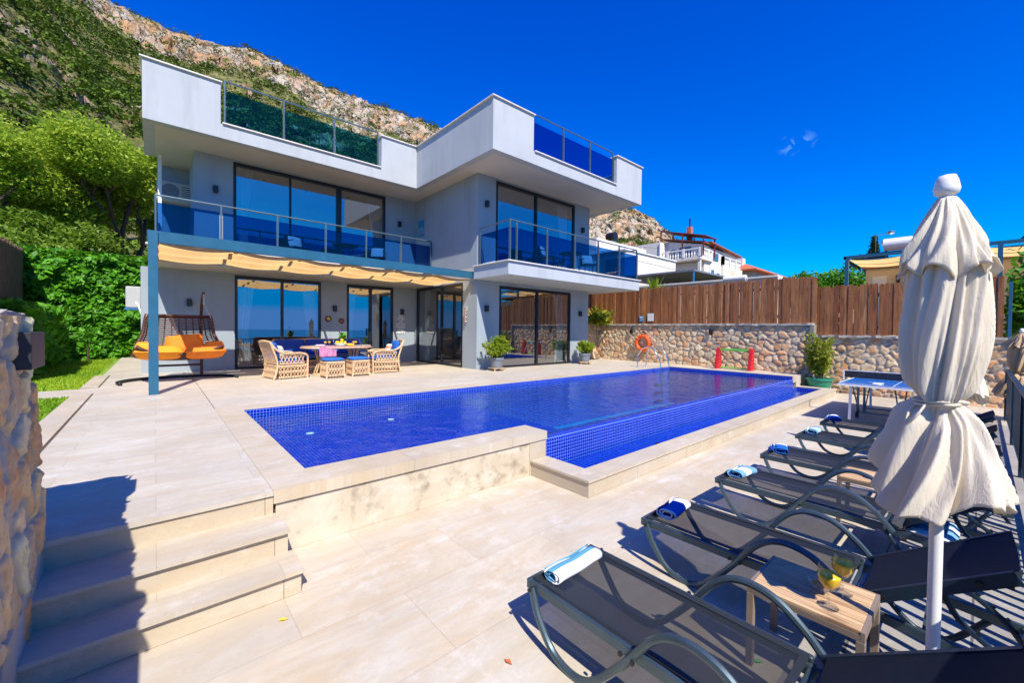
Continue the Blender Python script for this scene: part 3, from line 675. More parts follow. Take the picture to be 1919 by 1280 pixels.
wl = m.build('wall_lamp', plain('anthracite_lamp', (.035, .035, .04), .45)); tag(wl, 'wide dark box lamp fixed high on the close stone wall at the left edge', 'wall lamp')
m = MB(); m.box(-.528, -.520, 2.72, 2.80, .90, 1.00); tag(m.build('small_notice', SIGNW), 'small white notice plate low on the close stone wall', 'notice')

# ================================================================== FENCES
def board_fence(name, label, y0, y1, x, zb, zt, seed, extra=None):
    r = random.Random(seed); e = empty(name, (x, (y0+y1)/2, zb), label=label, cat='wooden fence'); mm = MB(); y = y0
    while y < y1:
        wd = .075+.045*r.random(); mm.cv = r.random(); dx = r.uniform(-.012, .012); hz = zt+r.uniform(-.03, .03); tl = r.uniform(-.010, .010)
        rr = wd/2; pts = [(x+dx, y, zb+r.uniform(0, .02)), (x+dx, y+wd, zb)]+[(x+dx, y+rr+rr*math.cos(a)+tl, hz-rr*.7+rr*.7*math.sin(a)) for a in np.linspace(0, PI, 7)]
        mm.prism(pts, (.022, 0, 0)); y += wd+(r.uniform(.0, .006) if r.random() < .75 else r.uniform(.008, .022))
    pb(mm, 'boards', FENCE, e)
    for zr in (zb+.18, zt-.35):
        mm = MB(); mm.box(x+.026, x+.066, y0, y1, zr, zr+.09); pb(mm, 'rail', FENCE, e)
    mm = MB(); yy = y0+.06
    while yy < y1:
        for zr in (zb+.22, zt-.31): mm.lathe([(.008, 0), (0, .004)], (0, 0, 0), 5)
        for v in range(len(mm.v)-20, len(mm.v)): px, py, pz = mm.v[v]; mm.v[v] = (x-.016-pz, yy+px, (zb+.22 if v < len(mm.v)-10 else zt-.31)+py)
        yy += .12
    pb(mm, 'nails', STEEL, e)['kind'] = 'stuff'
    return e
board_fence('board_fence', 'tall brown board fence standing on the higher stretch of stone wall behind the pool', 3.22, 11.9, 14.72, 1.985, 3.40, 2)
board_fence('board_fence', 'shorter brown board fence on the lower stretch of wall behind the cream parasol', -.32, 3.20, 14.86, 1.645, 3.08, 3)
# return of the fence beside the house (runs along x)
e = empty('side_board_fence', (13.3, 11.6, 1.98), label='short lighter brown board fence in sun between the house and the long fence', cat='wooden fence')
mm = MB(); x = 12.7; r = random.Random(5)
while x < 14.7:
    wd = .1+.05*r.random(); mm.cv = .6+.4*r.random(); mm.box(x, x+wd-.006, 11.55, 11.57+.01*r.random(), 1.985, 3.36+r.uniform(-.03, .03)); x += wd
pb(mm, 'boards', FENCE, e)
m = MB(); m.tube([(0, 0, -.4), (.01, 0, .3), (0, .01, .75)], [.06, .055, .045], 10); m.obox((-.2, 0, .1), (.06, .0, .1), .05, .05)
tag(m.build('log_post', OLDWOOD, smooth=True, loc=(13.35, 11.0, 1.45)), 'round reddish log post in front of the stone wall corner beside the house', 'post')
# old dark fence left of the ivy
e = empty('old_dark_fence', (-3, 18, 2), label='old dark grey board fence above the planting at the far left', cat='wooden fence')
mm = MB(); r = random.Random(8); p0 = Vector((-2.35, 12.5, 0)); p1 = Vector((-3.35, 21.4, 0)); Ld = (p1-p0).length; dd = (p1-p0)/Ld; s_ = 0
while s_ < Ld:
    wd = .16; a = p0+dd*s_; b = a+dd*(wd-.012); zt = 3.42+.085*(s_)+r.uniform(-.05, .05); mm.cv = r.random(); mm.prism([(a.x, a.y, .4), (b.x, b.y, .4), (b.x, b.y, zt), ((a.x+b.x)/2, (a.y+b.y)/2, zt+.05), (a.x, a.y, zt)], (-.025, 0, 0)); s_ += wd
pb(mm, 'boards', plain('old_brown_boards', (.10, .055, .032), .85, var=.5, sc_=5, bs=.1), e)

# ================================================================== PLANTS
def leaf_thing(name, P, size, mat, label, cat, group=None, up=.3, elong=1.6, parent=None, val=None, part=False, bias=None):
    V, F, v = leaf_quads(P, size, up, elong, val=val, bias=bias); o = np_mesh(name, V, F, mat, {'v': v})
    if parent: rel(o, parent)
    elif label: tag(o, label, cat, group)
    return o
# ivy hedge
ih = empty('ivy_hedge', (-2.5, 21.4, .44), label='tall wall of glossy green ivy behind the lawn', cat='hedge')
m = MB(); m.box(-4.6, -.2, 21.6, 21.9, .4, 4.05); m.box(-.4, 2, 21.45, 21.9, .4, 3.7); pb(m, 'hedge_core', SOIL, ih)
n = 21000; x = -4.9+5.1*rng.random(n); z = .42+3.85*rng.random(n)
top = 4.12+.30*fbm(np.c_[x*1.4, 0*x, 0*x], 3)*2-.25*np.clip((x+.9)/.9, 0, 1); z = np.minimum(z, 9); ok = z < top
bul = .60*fbm(np.c_[x*1.9, z*1.9, 0*x], 4)*2
y = 21.36-np.clip(bul, -.1, .5)-.22*rng.random(n)**2
P_ = np.c_[x, y, z][ok]
leaf_thing('ivy_leaves', P_, .15+.10*rng.random(len(P_)), IVY, None, None, parent=ih, up=.25, elong=1.15, bias=np.array([0, -1.0, .2]))
n = 900; P_ = np.c_[-4.9+5.1*rng.random(n), 21.2+.5*rng.random(n), 4.0+.35*rng.random(n)]
leaf_thing('ivy_leaves', P_, .17, IVY, None, None, parent=ih, elong=1.15)
m = MB(); m.tube([(0, 0, 0), (.01, .01, .5), (-.02, .02, .95)], [.03, .02, .012], 6)
sp_ = empty('garden_sapling', (-1.75, 20.2, .44), label='thin young sapling with a sparse head standing on the lawn before the ivy', cat='sapling')
m.build('stem', BARK, sp_)
V, F, v = leaf_quads(rng.normal(size=(160, 3))*np.array([.10, .10, .16])+np.array([0, 0, 1.0]), .07); np_mesh('foliage', V, F, TREEDARK, {'v': v}, parent=sp_)
# planting at far left in front of the old fence
n = 2600; P_ = np.c_[-2.05-.7*rng.random(n), 13.5+6*rng.random(n), .45+1.75*rng.random(n)**.8]
P_ = P_[fbm(P_*1.2, 3) > -.08]
leaf_thing('leafy_shrub', P_, .17, IVY, 'bright leafy shrubs below the old dark fence at the far left', 'shrub')

def branch(mm, p, d, L, r, depth, tips, rnd):
    pts = [p]; q = Vector(p); dd = Vector(d).normalized(); k = 4
    for i in range(k):
        dd = (dd+Vector((rnd.uniform(-.28, .28), rnd.uniform(-.28, .28), rnd.uniform(-.08, .22)))).normalized(); q = q+dd*L/k; pts.append(q.copy())
    mm.tube(pts, [r*(1-.13*i) for i in range(k+1)], 7)
    if depth == 0: tips.append(pts[-1]); tips.append(pts[-2]); return
    for i in range(3 if depth > 1 else 3):
        a = rnd.uniform(0, 2*PI); nd = (dd+Vector((math.cos(a), math.sin(a), rnd.uniform(-.1, .6)))*rnd.uniform(.6, 1.0)).normalized()
        branch(mm, pts[rnd.choice([2, 3, 4])], nd, L*rnd.uniform(.62, .8), r*.55, depth-1, tips, rnd)
def tree(name, loc, label, H, spread, trunk_r, leaf, nleaf, lsize, seed, mat=TREELEAF, depth=3, group=None, clump=.55, lean=(0, 0, 1)):
    rnd = random.Random(seed); t = empty(name, loc, label=label, cat='tree', group=group); mm = MB(); tips = []
    branch(mm, (0, 0, 0), lean, H*.40, trunk_r, depth, tips, rnd); mm.build('trunk', BARK, t, smooth=True)
    T = np.array([tuple(p) for p in tips]); T[:, :2] *= spread; c = T.mean(0)
    sel = rng.integers(0, len(T), nleaf); rad_ = clump*(.5+rng.random(len(T)))
    o = rng.normal(size=(nleaf, 3)); o /= np.linalg.norm(o, axis=1)[:, None]; o *= (rng.random(nleaf)**.45)[:, None]*rad_[sel][:, None]; o[:, 2] *= .62
    P_ = T[sel]+o; tone = rng.random(len(T)); v = np.clip(.6*tone[sel]+.4*rng.random(nleaf), 0, 1)
    V, F, vv = leaf_quads(P_, lsize, .3, 1.7, val=v); np_mesh('crown', V, F, mat, {'v': vv}, parent=t); return t
tree('feathery_tree', (-.5, 27.5, 2.2), 'airy light green tree with dark leaning trunk right behind the ivy wall', 10.2, 1.0, .22, None, 85000, .095, 11, clump=1.15, lean=(-.22, 0, 1))
tree('feathery_tree', (-3.6, 28.5, 2.2), 'wide light green tree left of the leaning trunk above the ivy', 10.0, 1.05, .2, None, 85000, .095, 12, clump=1.2)
tree('feathery_tree', (-5.6, 25.2, 2.0), 'lower light green tree at the left edge above the old fence', 8.2, 1.0, .18, None, 50000, .09, 14, clump=1.0)
tree('feathery_tree', (2.6, 31.5, 2.6), 'light green tree partly hidden behind the left end of the villa', 7.6, 1.0, .18, None, 20000, .14, 15, clump=1.1)
tree('rounded_tree', (24.5, 4.7, .6), 'dense bright green rounded tree behind the board fence left of the water tank', 6.3, .75, .14, None, 12000, .13, 21, mat=TREEDARK, depth=2, clump=.85)
tree('rounded_tree', (23.5, 6.0, .6), 'lower dense green tree just left of the rounded tree behind the fence', 5.4, .6, .12, None, 6000, .13, 22, mat=TREEDARK, depth=2, clump=.6)
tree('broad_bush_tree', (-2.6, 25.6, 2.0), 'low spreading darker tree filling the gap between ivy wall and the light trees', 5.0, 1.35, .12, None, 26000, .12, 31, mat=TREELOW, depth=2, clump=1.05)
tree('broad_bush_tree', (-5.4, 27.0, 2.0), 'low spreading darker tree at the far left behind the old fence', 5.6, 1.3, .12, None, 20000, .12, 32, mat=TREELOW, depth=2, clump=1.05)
# conifer
t = empty('dark_conifer', (40, 5.35, 3), label='dark conifer standing against the sky left of the rooftop water tank', cat='tree')
m = MB(); m.tube([(0, 0, 0), (0, 0, 5.9)], [.12, .02], 6); m.build('trunk', BARK, t)
P_ = []
for k in range(17):
    z = 2.6+k*.2; R_ = max(.08, (6.1-z)*.27)
    for j in range(7):
        a = j*.9+k*1.3; rr = R_*random.uniform(.7, 1.15)
        for q in range(26): s_ = random.random(); P_.append((rr*s_*math.cos(a)+random.gauss(0, .05), rr*s_*math.sin(a)+random.gauss(0, .05), z-.18*s_*R_+random.gauss(0, .05)))
V, F, v = leaf_quads(np.array(P_), .11, .3, 2.2); np_mesh('crown', V, F, CONIF, {'v': v}, parent=t)
# low conifer mass beside it
P_ = np.array([(random.gauss(0, .6), random.gauss(0, .38), random.uniform(-.4, .28)-.25*abs(random.gauss(0, .5))) for _ in range(1400)])+np.array([40.5, 5.95, 7.25])
leaf_thing('conifer_bush', P_, .16, CONIF, 'low dark conifer bush just left of the dark conifer', 'tree', elong=2)
# spiky yellow-green plants behind the fence
def spiky(loc, R_, label, n=46, mat=PALMM, name='spiky_plant', droop=.35, w_=.035, cat='plant', group=None):
    vs = []; fs = []; mm = MB()
    for i in range(n):
        a = random.uniform(0, 2*PI); e_ = random.uniform(.15, 1.4); L = R_*random.uniform(.7, 1.1); mm.cv = random.random(); pts = []
        for k in range(5):
            s_ = k/4; pts.append((math.cos(a)*math.cos(e_)*L*s_, math.sin(a)*math.cos(e_)*L*s_, math.sin(e_)*L*s_-droop*L*s_*s_*math.cos(e_)))
        tx, ty = -math.sin(a), math.cos(a); o = []
        for k, p in enumerate(pts):
            ww = w_*(1, 1.3, 1.1, .7, .05)[k]*R_; o += [(p[0]-tx*ww, p[1]-ty*ww, p[2]), (p[0]+tx*ww, p[1]+ty*ww, p[2])]
        mm.add(o, [(2*k, 2*k+1, 2*k+3, 2*k+2) for k in range(4)])
    o = mm.build(name, mat, loc=loc); return tag(o, label, cat, group)
spiky((17, 9.75, 3.3), 1.15, 'spiky yellow green palm plant rising behind the tall fence under the white house', 60)
spiky((16.2, 7.9, 3.25), .38, 'small yellow tuft showing just above the tall fence', 24)
P_ = rng.normal(size=(1100, 3))*np.array([.12, .28, .2])+np.array([14.3, 10.8, 2.15]); P_ = P_[P_[:, 2] > 1.98]
leaf_thing('trailing_plant', P_, .13, YGREEN, 'yellow green trailing plant on top of the stone wall beside the log post', 'plant')
P_ = rng.normal(size=(3200, 3))*np.array([.5, .38, .55])+np.array([16.6, -.95, 2.35]); P_ = P_[P_[:, 1] < -.42]
leaf_thing('garden_bush', P_, .15, TREEDARK, 'green bush with bright top past the end of the fence at the right edge', 'shrub')

# ================================================================== VILLA
vl = empty('villa', (3, 13, U), label='modern two storey grey villa with stepped white roof parapets and glass balconies', cat='house')
FY, SX, WY = 10.0, 7.3, 13.9                        # right block front, side wall, recessed front
m = MB(); zt = 3.2
m.box(-.27, 1.70, WY, WY+.25, U, zt); m.box(4.0, 4.81, WY, WY+.25, U, zt); m.box(6.44, 7.29, WY, WY+.25, U, zt)
m.box(1.70, 4.0, WY, WY+.25, 3.155, zt); m.box(4.81, 6.44, WY, WY+.25, 3.155, zt)
m.box(SX, SX+.25, FY, 10.75, U, zt); m.box(SX, SX+.25, 13.75, WY+.25, U, zt); m.box(SX, SX+.25, 10.75, 13.75, 3.165, zt)
m.box(SX+.25, 8.17, FY, FY+.25, U, zt); m.box(11.56, 12.6, FY, FY+.25, U, zt); m.box(8.17, 11.56, FY, FY+.25, 3.08, zt)
m.box(12.35, 12.6, FY+.25, 20, U, zt); m.box(-.27, -.02, WY+.25, 20, U, zt); m.box(-.02, 12.35, 19.75, 20, U, zt)
pb(m, 'ground_floor_wall', WALLG, vl)
m = MB(); zb, zt = 3.58, 6.4
m.box(.8, 1.67, WY, WY+.25, zb, zt); m.box(6.13, 7.3, WY, WY+.25, zb, zt); m.box(1.67, 6.13, WY, WY+.25, 6.335, zt)
m.box(.8, 1.05, WY+.25, 16, zb, zt); m.box(.07, .8, 15.9, 16.1, zb, zt)
m.box(SX, SX+.25, FY, WY+.25, zb-.0, zt); m.box(SX+.25, 8.0, FY, FY+.25, zb, zt); m.box(11.73, 12.6, FY, FY+.25, zb, zt); m.box(8.0, 11.73, FY, FY+.25, 6.33, zt)
m.box(12.35, 12.6, FY+.25, 20, zb, zt); m.box(1.05, 12.35, 19.75, 20, zb, zt)
pb(m, 'upper_floor_wall', WALLG, vl)
m = MB(); m.box(.07, .15, 14.9, 15.0, 3.6, 6.4); pb(m, 'corner_fin', WHITE, vl)
# slabs
m = MB(); m.box(-.12, SX, 12.62, 19.9, 3.2, 3.58); pb(m, 'balcony_slab', SOFFIT, vl)
m = MB(); m.box(SX, 12.5, FY+.02, 19.9, 3.202, 3.578); pb(m, 'floor_slab', SOFFIT, vl)
m = MB(); m.box(7.17, 13.56, 8.40, FY-.002, 3.2, 3.56, .004); m.box(12.6, 13.56, FY-.002, 12.0, 3.2, 3.56); pb(m, 'balcony_slab', WALLW, vl)
m = MB(); m.box(7.12, 13.61, 8.345, FY-.01, 3.56, 3.59, .004); pb(m, 'slab_coping', COPW, vl)
m = MB(); m.box(-.16, 7.29, 12.58, 12.9, 3.58, 3.61, .004); pb(m, 'slab_coping', COPW, vl)
# roof
m = MB(); m.box(-.2, 6.62, 12.54, 15.2, 6.4, 6.74); m.box(.15, 6.62, 15.2, 20.3, 6.402, 6.738); m.box(6.62, 13.65, 8.43, 20.3, 6.4, 6.74)
pb(m, 'roof_slab', SOFFIT, vl)
m = MB(); t_ = .22
m.box(-.203, 1.25, 12.537, 12.76, 6.397, 7.75, .004); m.box(1.25, 5.40, 12.537, 12.76, 6.397, 6.75); m.box(5.40, 6.617, 12.537, 12.76, 6.397, 7.75, .004)
m.box(6.617, 6.84, 8.65, 12.76, 6.397, 7.75, .004); m.box(6.617, 8.08, 8.427, 8.65, 6.397, 7.75, .004); m.box(8.08, 12.08, 8.427, 8.65, 6.397, 6.75); m.box(12.08, 13.653, 8.427, 8.65, 6.397, 7.75, .004)
m.box(13.43, 13.653, 8.65, 10.2, 6.397, 7.75, .004); m.box(13.43, 13.653, 10.2, 20.3, 6.397, 6.75); m.box(-.203, .02, 12.76, 15.2, 6.397, 7.75, .004)
pb(m, 'roof_parapet', WALLW, vl)
m = MB()
for b_ in ((-.25, 1.28, 12.485, 12.79, 7.75, 7.78), (5.37, 6.565, 12.485, 12.79, 7.75, 7.78), (6.565, 6.87, 8.682, 12.79, 7.75, 7.78), (6.565, 8.11, 8.375, 8.682, 7.75, 7.78), (12.05, 13.70, 8.375, 8.682, 7.75, 7.78),
           (13.40, 13.685, 8.682, 10.23, 7.75, 7.78), (-.235, .05, 12.79, 15.23, 7.75, 7.78), (1.28, 5.37, 12.485, 12.79, 6.75, 6.78), (8.11, 12.05, 8.375, 8.682, 6.75, 6.78)): m.box(*b_, .004)
pb(m, 'parapet_coping', COPW, vl)
# interiors
m = MB(); m.box(-.02, 12.35, WY+.27, 19.74, U-.002, U+.006); m.box(SX+.26, 12.34, FY+.26, WY+.27, U-.002, U+.006); m.box(1.06, 12.34, WY+.27, 19.74, 3.581, 3.60); m.box(SX+.26, 12.34, FY+.26, WY+.27, 3.581, 3.60); pb(m, 'room_floor', ROOMF, vl)
m = MB(); m.box(-.01, 7.2, WY+.26, 19.7, 3.17, 3.198); m.box(SX+.27, 12.34, FY+.26, 19.7, 3.17, 3.198); m.box(1.06, 12.34, WY+.26, 19.7, 6.34, 6.397); m.box(SX+.27, 12.34, FY+.26, WY+.25, 6.34, 6.397)
m.box(4.2, 4.3, WY+.3, 19.7, U, 3.17); m.box(6.9, 7.0, 16.4, 19.7, U, 3.17); m.box(SX+.3, 12.3, 15.2, 15.3, U+.01, 3.17); m.box(1.1, 12.3, 17.4, 17.5, 3.6, 6.34); m.box(6.9, 7.0, WY+.3, 17.4, 3.6, 6.34)
pb(m, 'room_lining', ROOM, vl)
m = MB()
for x, y in ((2.6, 14.9), (3.9, 15.2), (5.2, 14.9), (9.1, 11.2), (10.7, 11.4), (9.9, 12.6)): m.lathe([(.055, -.01), (.055, 0), (0, 0)], (x, y, 6.335), 12)
for x, y in ((8.6, 11.6), (9.6, 12.2), (10.8, 11.4)): m.lathe([(.05, -.01), (.05, 0), (0, 0)], (x, y, 3.166), 12)
pb(m, 'ceiling_spots', BLACK, vl)

def curtain(mm, ax, a0, a1, dep, z0, z1, side):
    n_ = 26; K_ = 9; vs = []
    for j in range(K_):
        s_ = j/(K_-1); z = z0+(z1-z0)*s_; wd = (a1-a0)*(.55+.45*(abs(s_-.42)/.58)**.8)
        for i in range(n_):
            t = i/(n_-1); a = (a0+wd*t) if side > 0 else (a1-wd*t); d = dep+.03*math.sin(t*26)
            vs.append((a, d, z) if ax == 'y' else (d, a, z))
    mm.add(vs, [(j*n_+i, j*n_+i+1, (j+1)*n_+i+1, (j+1)*n_+i) for j in range(K_-1) for i in range(n_-1)])
def window(ax, c, a0, a1, z0, z1, divs, name='window', cur=(), thick=.07, handle=None):
    """sliding window in the plane y=c or x=c"""
    def bx(mm, p0, p1, q0, q1, d0, d1):
        if ax == 'y': mm.box(p0, p1, c+d0, c+d1, q0, q1)
        else: mm.box(c+d0, c+d1, p0, p1, q0, q1)
    m = MB(); th = thick
    bx(m, a0, a1, z1-th*1.3, z1, -.012, .10); bx(m, a0, a1, z0, z0+th*.8, -.012, .10)
    bx(m, a0, a0+th, z0+th*.8, z1-th*1.3, -.012, .10); bx(m, a1-th, a1, z0+th*.8, z1-th*1.3, -.012, .10)
    for d, w_ in divs: bx(m, d-w_/2, d+w_/2, z0+th*.8, z1-th*1.3, -.008, .08)
    o = pb(m, name, FRAME, vl)
    es = [a0+th]+[d for d, _ in divs]+[a1-th]
    for k in range(len(es)-1):
        m = MB(); wob = (-1)**k*.004
        if ax == 'y': m.quad((es[k], c+.035+wob, z0+.05), (es[k+1], c+.035+wob, z0+.05), (es[k+1], c+.037+wob, z1-.08), (es[k], c+.037+wob, z1-.08))
        else: m.quad((c+.035+wob, es[k], z0+.05), (c+.035+wob, es[k+1], z0+.05), (c+.035+wob, es[k+1], z1-.08), (c+.035+wob, es[k], z1-.08))
        g = m.build('glass_pane', WINGLASS); g.parent = o; 
    for a, b, sd in cur:
        m = MB(); curtain(m, ax, a, b, c+.30, z0+.03, z1-.06, sd); cc = m.build('curtain', CURTAIN, smooth=True); cc.parent = o
    if handle:
        m = MB(); bx(m, handle-.015, handle+.015, z0+.95, z0+1.2, -.05, -.012); hh = m.build('handle', BLACK); hh.parent = o
    return o
window('y', WY, 1.70, 4.0, U+.005, 3.155, [(2.9, .07)], cur=[(1.78, 2.25, 1), (3.5, 3.92, -1)])
window('y', WY, 4.81, 6.44, U+.005, 3.155, [(5.62, .09)], name='patio_door', cur=[(4.9, 5.25, 1)], handle=5.52)
window('x', SX, 10.75, 13.75, U+.005, 3.165, [(12.05, .05)], name='sliding_door', cur=[(13.3, 13.68, -1)])
window('y', FY, 8.17, 11.56, U+.005, 3.08, [(9.86, .08)], name='sliding_door', cur=[(8.22, 8.55, 1), (11.0, 11.5, -1)])
window('y', WY, 1.67, 6.13, 3.615, 6.335, [(3.12, .05), (4.55, .16)], cur=[(1.75, 2.2, 1), (5.6, 6.05, -1)])
window('y', FY, 8.0, 11.73, 3.60, 6.33, [(9.75, .08)], cur=[(8.06, 8.45, 1), (11.1, 11.66, -1)])
# interior beam of warm lamps and a sofa seen through the glass
m = MB(); m.lathe([(.0, -.035), (.03, -.02), (.035, 0), (.03, .02), (0, .035)], (9.2, 12.9, 2.05), 12); m.lathe([(.0, -.03), (.03, 0), (0, .03)], (8.8, 11.6, 2.1), 12); pb(m, 'interior_bulbs', BULB, vl)

def railing(name, pts, z0, z1, gl, closed_ends=True, post=.04, gapt=.24, gapb=.07, label=None):
    r = empty(name, (0, 0, 0)); rel(r, vl)
    if label: r['label'] = label
    m = MB(); m.tube([(p[0], p[1], z1) for p in pts], post*.55, 6); tr_ = m.build('top_rail', RAILM); tr_.parent = r
    for (a, b) in zip(pts[:-1], pts[1:]):
        m = MB(); a_ = Vector((a[0], a[1], 0)); b_ = Vector((b[0], b[1], 0)); d = (b_-a_).normalized(); a2 = a_+d*post*.9; b2 = b_-d*post*.9
        nrm = Vector((-d.y, d.x, 0))*.005
        m.prism([(a2.x-nrm.x, a2.y-nrm.y, z0+gapb), (b2.x-nrm.x, b2.y-nrm.y, z0+gapb), (b2.x-nrm.x, b2.y-nrm.y, z1-gapt), (a2.x-nrm.x, a2.y-nrm.y, z1-gapt)], nrm*2)
        g = m.build('glass_panel', gl); g.parent = r
    for p in pts:
        m = MB(); m.box(p[0]-post/2, p[0]+post/2, p[1]-post/2, p[1]+post/2, z0, z1-.01); m.box(p[0]-post*.3, p[0]+post*.3, p[1]-post*1.1, p[1]-post*.5, z0+.05, z1-gapt+.05)
        g = m.build('post', RAILM); g.parent = r
    return r
railing('balcony_railing', [(.02, 14.7), (.02, 13.7), (.02, 12.70), (1.27, 12.70), (2.53, 12.70), (3.78, 12.70), (4.98, 12.70), (6.15, 12.70), (7.27, 12.70)], 3.6, 4.75, BLUEGLASS, gapt=.17)
railing('balcony_railing', [(7.30, 9.86), (7.26, 8.47), (7.5, 8.47), (8.7, 8.47), (9.95, 8.47), (11.15, 8.47), (12.35, 8.47), (13.47, 8.47), (13.47, 9.9)], 3.58, 4.70, BLUEGLASS, gapt=.20)
railing('roof_railing', [(1.34, 12.65), (2.67, 12.65), (4.0, 12.65), (5.32, 12.65)], 6.78, 7.88, TEALGLASS, gapt=.24)
railing('roof_railing', [(8.14, 8.54), (9.43, 8.54), (10.72, 8.54), (12.0, 8.54)], 6.78, 7.88, BLUEGLASS, gapt=.24)

# ---- wall lamps
def wall_lamp(loc, face, label):
    m = MB()
    if face == 'y': m.box(-.055, .055, -.10, 0, -.095, .095, .006); m.box(-.025, .025, -.02, .004, -.03, .03)
    else: m.box(-.10, 0, -.055, .055, -.095, .095, .006)
    return tag(m.build('wall_lamp', BLACK, loc=loc), label, 'wall lamp', 'black up-down lamps on the villa walls')
for loc, lb in (((.69, WY, 2.33), 'black box wall lamp above the hanging wicker swing'), ((4.42, WY, 2.33), 'black box wall lamp between the ground floor window and the patio door'),
                ((6.77, WY, 2.30), 'black box wall lamp directly above the white letters'), ((7.64, FY, 2.34), 'black box wall lamp above the golden potted shrub beside the pillar corner'),
                ((12.08, FY, 2.33), 'black box wall lamp at the right end of the right ground floor sliding door'), ((7.62, FY, 5.52), 'black box wall lamp left of the right upper bedroom window'),
                ((12.16, FY, 5.48), 'black box wall lamp right of the right upper bedroom window'), ((1.26, WY, 5.46), 'black box wall lamp left of the left upper floor window'), ((6.65, WY, 5.46), 'black box wall lamp right of the left upper floor window near the corner')):
    wall_lamp(loc, 'y', lb)
# ---- lettering on the wall
font = None
lt = MB(); y0 = WY-.012
def text_mesh(lines, cx, ztop, height, gap, y, depth):
    allm = MB(); z = ztop
    for s_, sc_x in lines:
        cu = D.curves.new('tmp', 'FONT'); cu.body = s_; cu.size = height*1.38; cu.extrude = depth; cu.offset = .004; cu.align_x = 'CENTER'; cu.resolution_u = 3
        ob = D.objects.new('tmp', cu); COL.objects.link(ob); bpy.context.view_layer.update(); dg = bpy.context.evaluated_depsgraph_get()
        me = bpy.data.meshes.new_from_object(ob.evaluated_get(dg))
        allm.add([(cx+v.co.x*sc_x, y-v.co.z, z-height+v.co.y) for v in me.vertices], [tuple(p.vertices) for p in me.polygons])
        D.objects.remove(ob); D.curves.remove(cu); D.meshes.remove(me); z -= height+gap
    return allm
lm = text_mesh([('DO', 1.0), ('MORE', 1.0), ('OF', 1.), ('WHAT', 1.05), ('MAKES', 1.0), ('YOU', 1.), ('HAPPY', 1.0)], 6.74, 2.19, .082, .016, WY-.015, .008)
tag(lm.build('wall_lettering', WHITE), 'white cut-out letters reading DO MORE OF WHAT MAKES YOU HAPPY on the grey wall', 'lettering')
# ---- hanging wall things
def ring_hang(loc, r, label, col):
    e = empty('wall_ornament', loc, label=label, cat='wall ornament', group='round ornaments on the grey wall')
    m = MB(); m.tube([(r*math.cos(a), -.02, r*math.sin(a)) for a in np.linspace(0, 2*PI, 18, endpoint=False)], .016, 6, closed=True); m.build('ring', OLDWOOD, e)
    m = MB(); m.tube([(0, -.02, r), (0, -.01, r+.16)], .005, 4); m.build('cord', CURTAIN, e)
    m = MB(); m.lathe([(0, -.02), (r*.6, -.01), (r*.6, .01), (0, .02)], (0, 0, 0), 12); o = m.build('dish', col, e); o.rotation_euler = (PI/2, 0, 0); o.location = (0, -.02, 0)
ring_hang((4.22, WY-.01, 1.99), .085, 'round wooden ring ornament with gold dish left of the pair between the doors', YELLOW)
ring_hang((4.63, WY-.01, 1.93), .07, 'smaller round reddish ornament right of the pair between the doors', TERRA)
e = empty('shell_mobile', (SX-.03, 10.52, 2.15), label='hanging string of pale and tan shell discs on the side wall beside the sliding door', cat='wall ornament')
m = MB()
for k in range(6): m.lathe([(0, -.022), (.03+.012*(k % 2), -.01), (.03, .012), (0, .02)], (-.02, .012*(-1)**k, .12-.065*k), 9)
m.build('shells', [plain('shell', (.62, .42, .30), .5, var=.35, sc_=20)], e)
m = MB(); m.tube([(-.02, 0, .2), (-.02, 0, -.25)], .004, 4); m.build('cord', OLDWOOD, e)
m = MB(); m.box(SX-.02, SX-.001, 10.50, 10.62, 2.26, 2.42, .004); tag(m.build('wall_switch', PLASTIC), 'pale square control panel above the shell ornament on the side wall', 'control panel')
e = empty('wall_picture', (SX-.03, 13.42, 5.35), label='small blue sea picture hanging on the upper side wall in the corner', cat='picture')
m = MB(); m.box(-.02, .025, -.17, .17, -.30, .30); m.build('canvas', ARTM, e)
m = MB(); P_ = [(-.03, -.05+.02*k, -.25+.035*k) for k in range(5)]
for p in P_: m.lathe([(0, -.03), (.04, 0), (0, .03)], p, 7)
m.build('flowers', plain('picture_flowers', (.6, .22, .2), .7, var=.5, sc_=30), e)
# ---- air conditioners
def aircon(loc, rz, label):
    e = empty('air_conditioner', loc, rz, label, 'air conditioner', 'outdoor air conditioning units')
    m = MB(); m.box(-.40, .40, -.30, 0, 0, .56, .02); m.build('casing', PLASTIC, e)
    m = MB(); m.lathe([(.21, 0), (.21, .012), (.0, .012)], (0, 0, 0), 20); o = m.build('fan_grille', POTG, e); o.rotation_euler = (PI/2, 0, 0); o.location = (-.10, -.30, .28)
    m = MB()
    for k in range(7): m.box(.16, .37, -.305, -.30, .08+k*.06, .10+k*.06)
    m.build('louvres', BLACK, e)
    m = MB(); m.box(-.36, -.32, -.32, .02, -.04, 0); m.box(.32, .36, -.32, .02, -.04, 0); m.build('bracket', STEEL, e)
    m = MB(); m.tube([(.38, -.1, .15), (.5, -.05, .05), (.52, .02, -.2), (.46, .04, -.5)], .022, 6); m.build('pipes', WHITE, e)
aircon((-.275, 14.95, 2.16), -PI/2, 'white air conditioner on the ground floor side wall above the lawn')
aircon((.45, 15.9, 5.35), 0, 'shaded air conditioner high in the recess at the left of the upper balcony')

